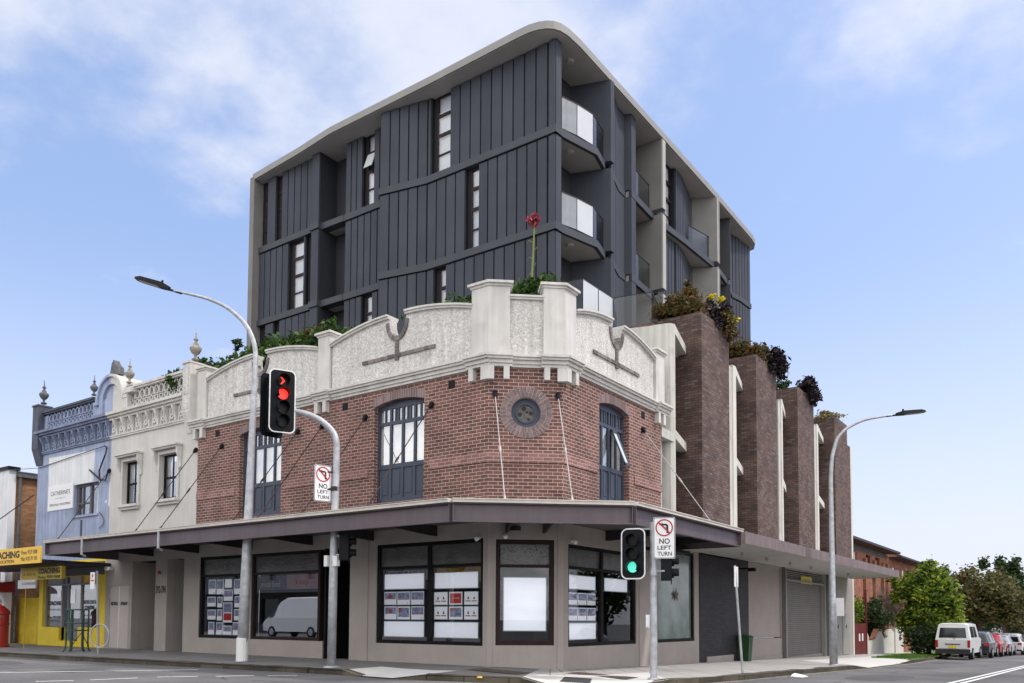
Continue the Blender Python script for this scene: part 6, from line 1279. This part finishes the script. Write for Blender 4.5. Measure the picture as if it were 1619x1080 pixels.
# planters on the brick piers
plant('planter_shrub', 'rusty green shrub covering the inner end of the nearest pier', 'shrub', [('foliage', (.35, 10.2, 11.75), (.95, .75, .52), 4200, .065, 'leaf_rust', 21, 60), ('foliage', (.55, 10.5, 12.45), (.32, .35, .35), 700, .07, 'leaf_rust', 22, 12)], 'shrubs in the pier planters', loc=(.35, 10.2, 11.4))
plant('planter_shrub', 'dark purple succulent and rusty shrub with yellow flowers on the nearest pier', 'shrub', [('foliage', (1.2, 11.6, 11.72), (.50, .9, .62), 1700, .075, 'leaf_purple', 23, 26), ('foliage', (1.35, 11.9, 11.55), (.45, .7, .55), 1500, .07, 'leaf_rust', 24, 20), ('flower', (1.25, 11.0, 12.30), (.14, .16, .10), 90, .06, 'petal_yellow', 25, 8), ('flower', (1.3, 11.65, 12.38), (.18, .2, .10), 110, .06, 'petal_yellow', 26, 8), ('flower', (1.5, 12.5, 11.9), (.14, .16, .10), 90, .06, 'petal_yellow', 27, 8), ('flower', (1.45, 11.5, 11.85), (.1, .12, .08), 60, .055, 'petal_yellow', 28, 6)], 'shrubs in the pier planters', loc=(1.2, 11.6, 11.4))
plant('planter_shrub', 'rusty green shrub on the second pier', 'shrub', [('foliage', (.75, 15.9, 11.68), (.85, .9, .50), 3000, .08, 'leaf_rust', 29, 44)], 'shrubs in the pier planters', loc=(.75, 15.9, 11.4))
plant('planter_shrub', 'blackish purple succulent spilling over the street edge of the second pier', 'shrub', [('foliage', (1.40, 17.3, 11.6), (.45, 1.0, .68), 2000, .10, 'leaf_purple', 30, 26)], 'shrubs in the pier planters', loc=(1.3, 17.2, 11.4))
plant('planter_shrub', 'round blackish purple succulent on the third pier', 'shrub', [('foliage', (1.35, 22.3, 11.66), (.45, 1.1, .56), 1900, .10, 'leaf_purple', 31, 24), ('foliage', (.5, 20.9, 11.7), (.6, .6, .4), 700, .07, 'leaf_dark', 32, 14)], 'shrubs in the pier planters', loc=(1.3, 22, 11.4))
plant('planter_grass', 'dry grass tuft along the top of the farthest pier', 'grass tuft', [('foliage', (.9, 27.5, 11.45), (.7, 1.2, .3), 1300, .09, 'leaf_dry', 33, 40)], loc=(.9, 27.5, 11.38))
bt_ = plant('potted_shrub', 'dark potted shrub on the terrace seen through the glass balustrade', 'shrub', [('foliage', (-.95, 7.0, 10.95), (.26, .26, .45), 500, .07, 'leaf_purple', 34, 14)], loc=(-.95, 7.0, 10.3))
one('pot', lambda b: b.lathe([(.12, .0), (.16, .28), (.14, .28)], (-.95, 7.0, 10.29), 12), 'sign_grey', bt_)
# ------------------------------------------------------------------ trees
def tree(label, base, c, rad, n, size, m, seed, clumps=60, trunk=.14, grp='trees along the side street', extra=()):
    root = thing('tree', label, 'tree', base, grp); C = Vector(c); B = Vector(base); rg = random.Random(seed)
    def tr(b):
        top = C+Vector((0, 0, rad[2]*.3)); b.tube([B, B.lerp(C, .5)+Vector((rg.uniform(-.15, .15), 0, 0)), C, top], [trunk, trunk*.75, trunk*.5, trunk*.15], 8)
        for k in range(9):
            a = rg.uniform(0, 6.28); s = B.lerp(C, rg.uniform(.45, 1)); e = C+Vector((math.cos(a)*rad[0]*.75, math.sin(a)*rad[1]*.75, rg.uniform(-.3, .7)*rad[2])); b.tube([s, s.lerp(e, .5)+Vector((0, 0, .2)), e], [trunk*.4, trunk*.25, trunk*.08], 5)
    one('trunk', tr, 'bark', root)
    one('crown', lambda b: [b.leaves(c, rad, n, size, clumps, seed, sig=.115)]+[b.leaves(e[0], e[1], e[2], size, 14, seed+i+1, sig=.15) for i, e in enumerate(extra)], m, root)
    return root
G_ = lambda x, y: road_z(x, y)+.13
tree('bushy yellow green tree reaching almost to the ground left of the white van', (3.9, 36.5, G_(3.9, 36)), (3.95, 36.6, 2.1), (1.95, 2.0, 2.35), 13500, .12, 'leaf_yellowgreen', 41, 60, extra=(((2.6, 36, 3.1), (.9, 1.0, 1.0), 1500), ((4.6, 36.5, .7), (1.3, 1.2, 1.3), 2200), ((4.0, 36.4, 4.2), (.5, .5, .6), 350)))
plant('garden_shrub', 'dense dark green shrub behind the low cream wall', 'shrub', [('foliage', (.55, 38.5, 1.25), (1.0, 1.7, 1.2), 5200, .10, 'leaf_dark', 51, 50)], loc=(.75, 38.5, -.7))
plant('garden_shrub', 'light yellow green shrub above the maroon gate', 'shrub', [('foliage', (.6, 33.6, 1.7), (.5, .9, .8), 1200, .09, 'leaf_yellowgreen', 52, 20)], loc=(.6, 33.6, -.6))
plant('garden_shrub', 'low dark shrub at the foot of the yellow green tree behind the van', 'shrub', [('foliage', (3.95, 35.2, .2), (1.1, .9, .9), 2600, .10, 'leaf_dark', 53, 40)], loc=(3.5, 35.2, -.8))
bt2 = thing('bare_tree', 'bare twiggy tree in front of the orange brick flats', 'tree', (1.3, 40.5, -.7)); rgt = random.Random(8)
def twigs(b):
    b.tube([(1.3, 40.5, -.7), (1.35, 40.5, 1.2), (1.3, 40.4, 2.0)], [.09, .07, .05], 6)
    for k in range(150):
        a = rgt.uniform(0, 6.28); r = rgt.uniform(.3, 1.7); z = rgt.uniform(1.8, 4.1); s = (1.32+rgt.uniform(-.1, .1), 40.5, rgt.uniform(.9, 2.0)); m_ = (1.3+r*.5*math.cos(a), 40.5+r*.5*math.sin(a), (s[2]+z)/2+.2)
        b.tube([s, m_, (1.3+r*math.cos(a), 40.5+r*math.sin(a), z)], [.02, .012, .005], 4, False)
one('trunk', lambda b: b.tube([(1.3, 40.5, -.7), (1.3, 40.5, -.1)], .10, 8), 'bark', bt2); one('twigs', twigs, 'twig', bt2)
tree('brownish olive tree with layered crown behind the parked cars', (4.6, 56, G_(4.6, 56)), (4.2, 56, 2.9), (3.1, 3.0, 2.5), 10500, .15, 'leaf_brown', 42, 44, .22, extra=(((6.4, 56, 2.3), (1.8, 2, 1.5), 3200), ((2.3, 57, 3.2), (1.6, 1.6, 1.7), 2600)))
tree('tall dark evergreen rising highest behind the brownish tree', (5.2, 70, G_(5, 70)), (4.75, 70, 5.2), (1.9, 1.9, 2.6), 5200, .17, 'leaf_dark', 43, 26, .2, extra=(((6.3, 70, 4.2), (1.2, 1.2, 1.4), 1400),))
tree('slender dark treetop between the yellow green tree and the tall evergreen', (1.2, 62, G_(1, 62)), (1.4, 62, 4.0), (.9, .9, 2.2), 2200, .14, 'leaf_dark', 44, 22, .12)
tree('small loose dark tree behind the yellow green tree', (-.2, 60, G_(0, 60)), (-.3, 60, 3.6), (1.4, 1.2, 1.9), 2600, .14, 'leaf_dark', 45, 26, .12)
tree('pale olive tree at the right edge leaning over the parked cars', (6.9, 66, G_(6, 66)), (6.4, 72, 1.6), (2.2, 3.0, 2.0), 4200, .15, 'leaf_brown', 46, 40, .2)
tree('dark green tree filling the right edge beyond the cars', (7.6, 88, G_(7, 88)), (6.4, 90, 2.2), (2.0, 3, 2.6), 4200, .2, 'leaf_dark', 47, 36, .25)
tree('far green tree low between the tall evergreen and right edge', (3.2, 100, G_(3, 100)), (2.8, 102, 2.6), (3.5, 4, 3.4), 5200, .24, 'leaf_hedge', 48, 44, .25)
wd = MB(); rgw = random.Random(12)
for k in range(46): wd.leaves((-34+k*2.1+rgw.uniform(-1, 1), 150+rgw.uniform(-14, 14), 1.5+rgw.uniform(-1, 1.5)), (3, 3, 4.2), 420, .42, 16, 300+k)
o = wd.build('distant_wood', 'leaf_dark'); o['kind'] = 'stuff'; o['label'] = 'distant mass of dark trees closing the side street'
fh = thing('far_house', 'small pale house glimpsed far down the street behind the trees', 'building', (5.6, 84, -1.9)); one('wall', lambda b: b.box(5.2, 12, 96, 104, -2.2, 1.2), 'patch_white', fh); one('roof', lambda b: b.hexa([(4.9, 95.5, 1.2), (12.3, 95.5, 1.2), (12.3, 104.5, 1.2), (4.9, 104.5, 1.2), (6.5, 97, 2.6), (11, 97, 2.6), (11, 103, 2.6), (6.5, 103, 2.6)]), 'tile_roof', fh)
# ------------------------------------------------------------------ vehicles (built at the origin: x right, y forward, rear at y = 0)
def vehicle(name, label, cat, cols, paint, glass, wheels, rear, x, y, rot=0.0, grp=None, wr=.32, z=None):
    root = thing(name, label, cat, (0, 0, 0), grp)
    side = lambda c, s: [Vector((s*c[0][2], c[0][0], c[0][1])), Vector((s*c[1][2], c[1][0], c[1][1])), Vector((s*c[2][2], c[2][0], c[2][1])), Vector((s*(c[2][2]-.16), c[2][0], c[2][1]+.05))]
    b = MB()
    for c, d in zip(cols, cols[1:]):
        for s in (-1, 1):
            A, B = side(c, s), side(d, s)
            for i in range(3): b.face([A[i], B[i], B[i+1], A[i+1]] if s > 0 else [A[i+1], B[i+1], B[i], A[i]])
        A, B, A2, B2 = side(c, -1), side(d, -1), side(c, 1), side(d, 1); b.face([A[3], A2[3], B2[3], B[3]]); b.face([A[0], B[0], B2[0], A2[0]])
    for c, fl_ in ((cols[0], 1), (cols[-1], -1)):
        A, B = side(c, -1), side(c, 1)
        for i in range(3): b.face([A[i], B[i], B[i+1], A[i+1]][::fl_])
    bm_ = bmfix(b); body = bm_.build('body', paint, root)
    def sideglass(b, i, j, s, t0, t1, e=.012, a0=0.06, a1=.94):
        A, B = side(cols[i], s), side(cols[j], s); g = lambda P, Q, t: P+(Q-P)*t
        q = [g(g(A[1], A[2], t0), g(B[1], B[2], t0), a0), g(g(A[1], A[2], t0), g(B[1], B[2], t0), a1), g(g(A[1], A[2], t1), g(B[1], B[2], t1), a1), g(g(A[1], A[2], t1), g(B[1], B[2], t1), a0)]
        b.face([p+Vector((s*e, 0, 0)) for p in q])
    for i, j, t0, t1, a0, a1 in glass:
        for s in (-1, 1): one('side_window', lambda b: sideglass(b, i, j, s, t0, t1, .04 if len(rear) == 0 else .012, a0, a1), 'car_glass', body)
    def panel4(b, P, e): b.face([Vector(p)+Vector((0, e, 0)) for p in P])
    for nm, m, P in rear: one(nm, lambda b: [b.hexa([(p[0], p[1]+.02, p[2]) for p in P]+[(p[0], p[1]-.012, p[2]) for p in P])], m, body)
    for wy in wheels:
        for s in (-1, 1):
            xw = s*(cols[1][0][2]-.06); w = one('wheel', lambda b: b.tube([(xw-.11, wy, wr), (xw-.09, wy, wr), (xw+.09, wy, wr), (xw+.11, wy, wr)], [wr-.03, wr, wr, wr-.03], 20), 'tyre', root)
            one('rim', lambda b: b.tube([(xw+s*.10, wy, wr), (xw+s*.118, wy, wr)], [wr*.66, wr*.6], 14), 'rim', w)
    root.location = (x, y, road_z(x, y)+.01 if z is None else z); root.rotation_euler = (0, 0, rot)
    return root
def bmfix(b): return b
vancols = [((0, .38, .80), (-.02, 1.06, .83), (.20, 1.84, .70)), ((.35, .38, .83), (.35, 1.06, .85), (.45, 1.90, .71)), ((1.6, .34, .84), (1.6, 1.06, .85), (1.6, 1.92, .71)), ((3.4, .34, .84), (3.4, 1.06, .85), (3.2, 1.89, .70)), ((4.2, .36, .83), (4.25, 1.03, .83), (3.75, 1.75, .64)), ((4.65, .38, .76), (4.6, .85, .76), (4.35, 1.10, .70))]
def rearwin(x, z0, z1, y0, y1, x1=None): x1 = x1 or x; return [(-x, y0, z0), (x, y0, z0), (x1, y1, z1), (-x1, y1, z1)]
vehicle('parked_van', 'white van seen from behind with yellow number plate, nearest in the parked row', 'van', vancols, 'car_white',
        [(1, 2, .14, .82, .08, .92), (2, 3, .14, .82, .05, .6), (3, 4, .12, .84, .1, .9)], (.75, 3.75),
        [('rear_window', 'car_glass', rearwin(.66, 1.17, 1.70, .0, .135, .60)), ('number_plate', 'plate_yellow', rearwin(.17, .62, .76, -.03, -.03)), ('plate_trim', 'bumper_dark', rearwin(.36, .80, .85, -.03, -.03)), ('wiper', 'bumper_dark', [(.02, -.0, 1.10), (.30, -.0, 1.04), (.31, .0, 1.06), (.03, .005, 1.14)]), ('tailgate_seam', 'bumper_dark', [(-.68, -.006, .575), (.68, -.006, .575), (.68, -.006, .585), (-.68, -.006, .585)]), ('bumper', 'bumper_dark', [(-.84, -.06, .30), (.84, -.06, .30), (.84, -.06, .56), (-.84, -.06, .56)]),
         ('tail_light', 'tail_red', [(-.835, -.03, .66), (-.70, -.03, .66), (-.70, -.02, 1.04), (-.835, -.02, 1.04)]), ('tail_light', 'tail_red', [(.70, -.03, .66), (.835, -.03, .66), (.835, -.02, 1.04), (.70, -.02, 1.04)])], 5.42, 34.1, R(-1), 'cars parked along the side street kerb')
sed = [((0, .32, .78), (-.03, .82, .82), (.08, .98, .72)), ((.45, .30, .84), (.45, .86, .86), (.55, 1.02, .74)), ((1.2, .28, .86), (1.2, .88, .87), (1.15, 1.40, .60)), ((2.2, .28, .86), (2.2, .88, .87), (2.2, 1.44, .60)), ((3.1, .28, .85), (3.15, .86, .86), (2.85, 1.15, .66)), ((4.0, .30, .82), (4.0, .75, .84), (3.9, .88, .74)), ((4.4, .34, .72), (4.42, .6, .76), (4.35, .72, .68))]
hat = [((0, .34, .76), (-.04, .88, .80), (.22, 1.42, .58)), ((.5, .30, .84), (.5, .90, .86), (.6, 1.52, .60)), ((1.5, .28, .86), (1.5, .90, .87), (1.5, 1.56, .61)), ((2.3, .28, .86), (2.3, .90, .87), (2.2, 1.52, .61)), ((3.0, .28, .85), (3.1, .88, .86), (2.8, 1.2, .68)), ((3.7, .32, .82), (3.7, .8, .83), (3.6, .92, .74)), ((4.0, .34, .72), (4.02, .6, .76), (3.95, .75, .68))]
def lights(w, z0, z1): return [('tail_light', 'tail_red', [(-w, -.05, z0), (-w+.26, -.05, z0), (-w+.26, -.04, z1), (-w, -.04, z1)]), ('tail_light', 'tail_red', [(w-.26, -.05, z0), (w, -.05, z0), (w, -.04, z1), (w-.26, -.04, z1)]), ('number_plate', 'sign_white', rearwin(.2, .5, .62, -.05, -.05)), ('bumper', 'bumper_dark', [(-.80, -.06, .28), (.80, -.06, .28), (.80, -.06, .42), (-.80, -.06, .42)])]
GC = 'cars parked along the side street kerb'
RWs = ('rear_window', 'car_glass', rearwin(.62, 1.0, 1.34, .52, .98, .5)); RWh = ('rear_window', 'car_glass', rearwin(.62, .98, 1.36, .0, .19, .52))
SG = [(1, 2, .2, .8, .45, 1.0), (2, 3, .12, .86, .03, .97), (3, 4, .12, .84, .03, .6)]; HG = [(0, 1, .15, .8, .45, .95), (1, 2, .12, .86, .03, .97), (2, 3, .12, .86, .03, .97), (3, 4, .12, .8, .03, .6)]
vehicle('parked_car', 'charcoal hatchback with red tail lights parked directly behind the white van', 'car', hat, 'car_dark', HG, (.75, 3.2), [RWh]+lights(.79, .72, .92), 5.75, 40.4, R(-1), GC)
vehicle('parked_car', 'bright red sedan third in the parked row', 'car', sed, 'car_red', SG, (.8, 3.4), [RWs]+lights(.79, .62, .82), 5.85, 45.8, R(-1), GC)
vehicle('parked_car', 'silver sedan with dark windows between the red sedan and the white hatchback', 'car', sed, 'car_silver', SG, (.8, 3.4), [RWs]+lights(.79, .62, .82), 5.95, 51.2, R(-1), GC)
vehicle('parked_car', 'white hatchback standing further out in the parked row', 'car', hat, 'car_white', HG, (.75, 3.2), [RWh]+lights(.79, .76, .92), 6.35, 56.6, R(-1), GC)
vehicle('parked_car', 'dark car partly hidden at the right edge of the parked row', 'car', hat, 'car_dark', HG, (.75, 3.2), [RWh]+lights(.79, .72, .92), 6.5, 62.2, R(-1), GC)
# across the street, behind the camera: what the shop glass mirrors
bigvan = [((0, .42, .92), (0, 1.25, .98), (.05, 2.45, .84)), ((.5, .38, .96), (.5, 1.25, .99), (.5, 2.55, .85)), ((3.8, .38, .98), (3.8, 1.25, 1.0), (3.6, 2.52, .84)), ((4.7, .38, .98), (4.75, 1.25, .98), (4.2, 2.32, .80)), ((5.3, .38, .96), (5.35, 1.22, .94), (4.95, 1.55, .84)), ((5.95, .42, .84), (5.98, .85, .86), (5.8, 1.12, .80))]
vehicle('parked_van', 'long white high roofed delivery van mirrored in the shop window', 'van', bigvan, 'car_white', [(3, 4, .1, .72, .06, .92)], (1.1, 4.9), [], -27.4, -20.0, R(90), None, .36)
bv = scene.objects['parked_van.001']
vehicle('parked_car', 'white car parked across the side street', 'car', sed, 'car_white', SG, (.8, 3.4), [RWs]+lights(.79, .62, .82), 12.2, 22, R(180), None)
orow = thing('opposite_terrace', 'plain row of brick shops across the street behind the viewer', 'building', (-15, -34, 0))
one('brick_wall', lambda b: b.wall(Frame(0, -30, 1, 0, 0, 1), -70, 2, -.2, 7.5, -.3, 0, [(x, x+2.6, .6, 2.8) for x in range(-68, 0, 5)]+[(x, x+1.2, 4.4, 6.2) for x in range(-67, 0, 5)]), 'terrace_stone', orow)
one('shopfront_glass', lambda b: b.box(-70, 2, -30.35, -30.31, 0, 7), 'car_glass', orow)
one('shop_awning', lambda b: b.box(-70, 2, -30, -27.2, 3.2, 3.5), 'cable_grey', orow)
one('parapet', lambda b: b.box(-70, 2, -30.3, -29.9, 7.5, 8.2), 'cream_wall', orow)
oh = thing('opposite_house', 'plain house across the side street', 'building', (22, 12, 0))
one('brick_wall', lambda b: b.box(19, 28, 2, 30, -1, 5.0), 'brick_orange', oh); one('roof', lambda b: b.hexa([(18.5, 1.5, 5.0), (28.5, 1.5, 5.0), (28.5, 30.5, 5), (18.5, 30.5, 5), (22, 5, 7.6), (25, 5, 7.6), (25, 27, 7.6), (22, 27, 7.6)]), 'tile_roof', oh)
for i, (x, y) in enumerate(((15.5, 4.0), (15.8, 17.0), (16, 30))):
    tree('street tree across the side street, %s from the corner' % orth(i), (x, y, road_z(x, y)), (x, y, 3.4), (2.3, 2.6, 2.4), 3000, .2, 'leaf_hedge', 60+i, 30, .2)
# wires
wr_ = tag(one('overhead_wire', lambda b: (b.tube([(-22.5, -.06, 7.10), (-30, -3, 7.0), (-45, -8, 7.6)], .012, 5),), 'cable_grey'), 'thin wire running left from the blue shop house', 'wire')
wr_ = tag(one('overhead_wire', lambda b: (b.tube([(1, 76, 6.3), (9, 76, 6.0), (20, 76, 6.4)], .02, 5), b.tube([(1, 76, 5.6), (9, 76, 5.3), (20, 76, 5.7)], .02, 5)), 'cable_grey'), 'pair of thin wires crossing the sky above the side street trees', 'wire')
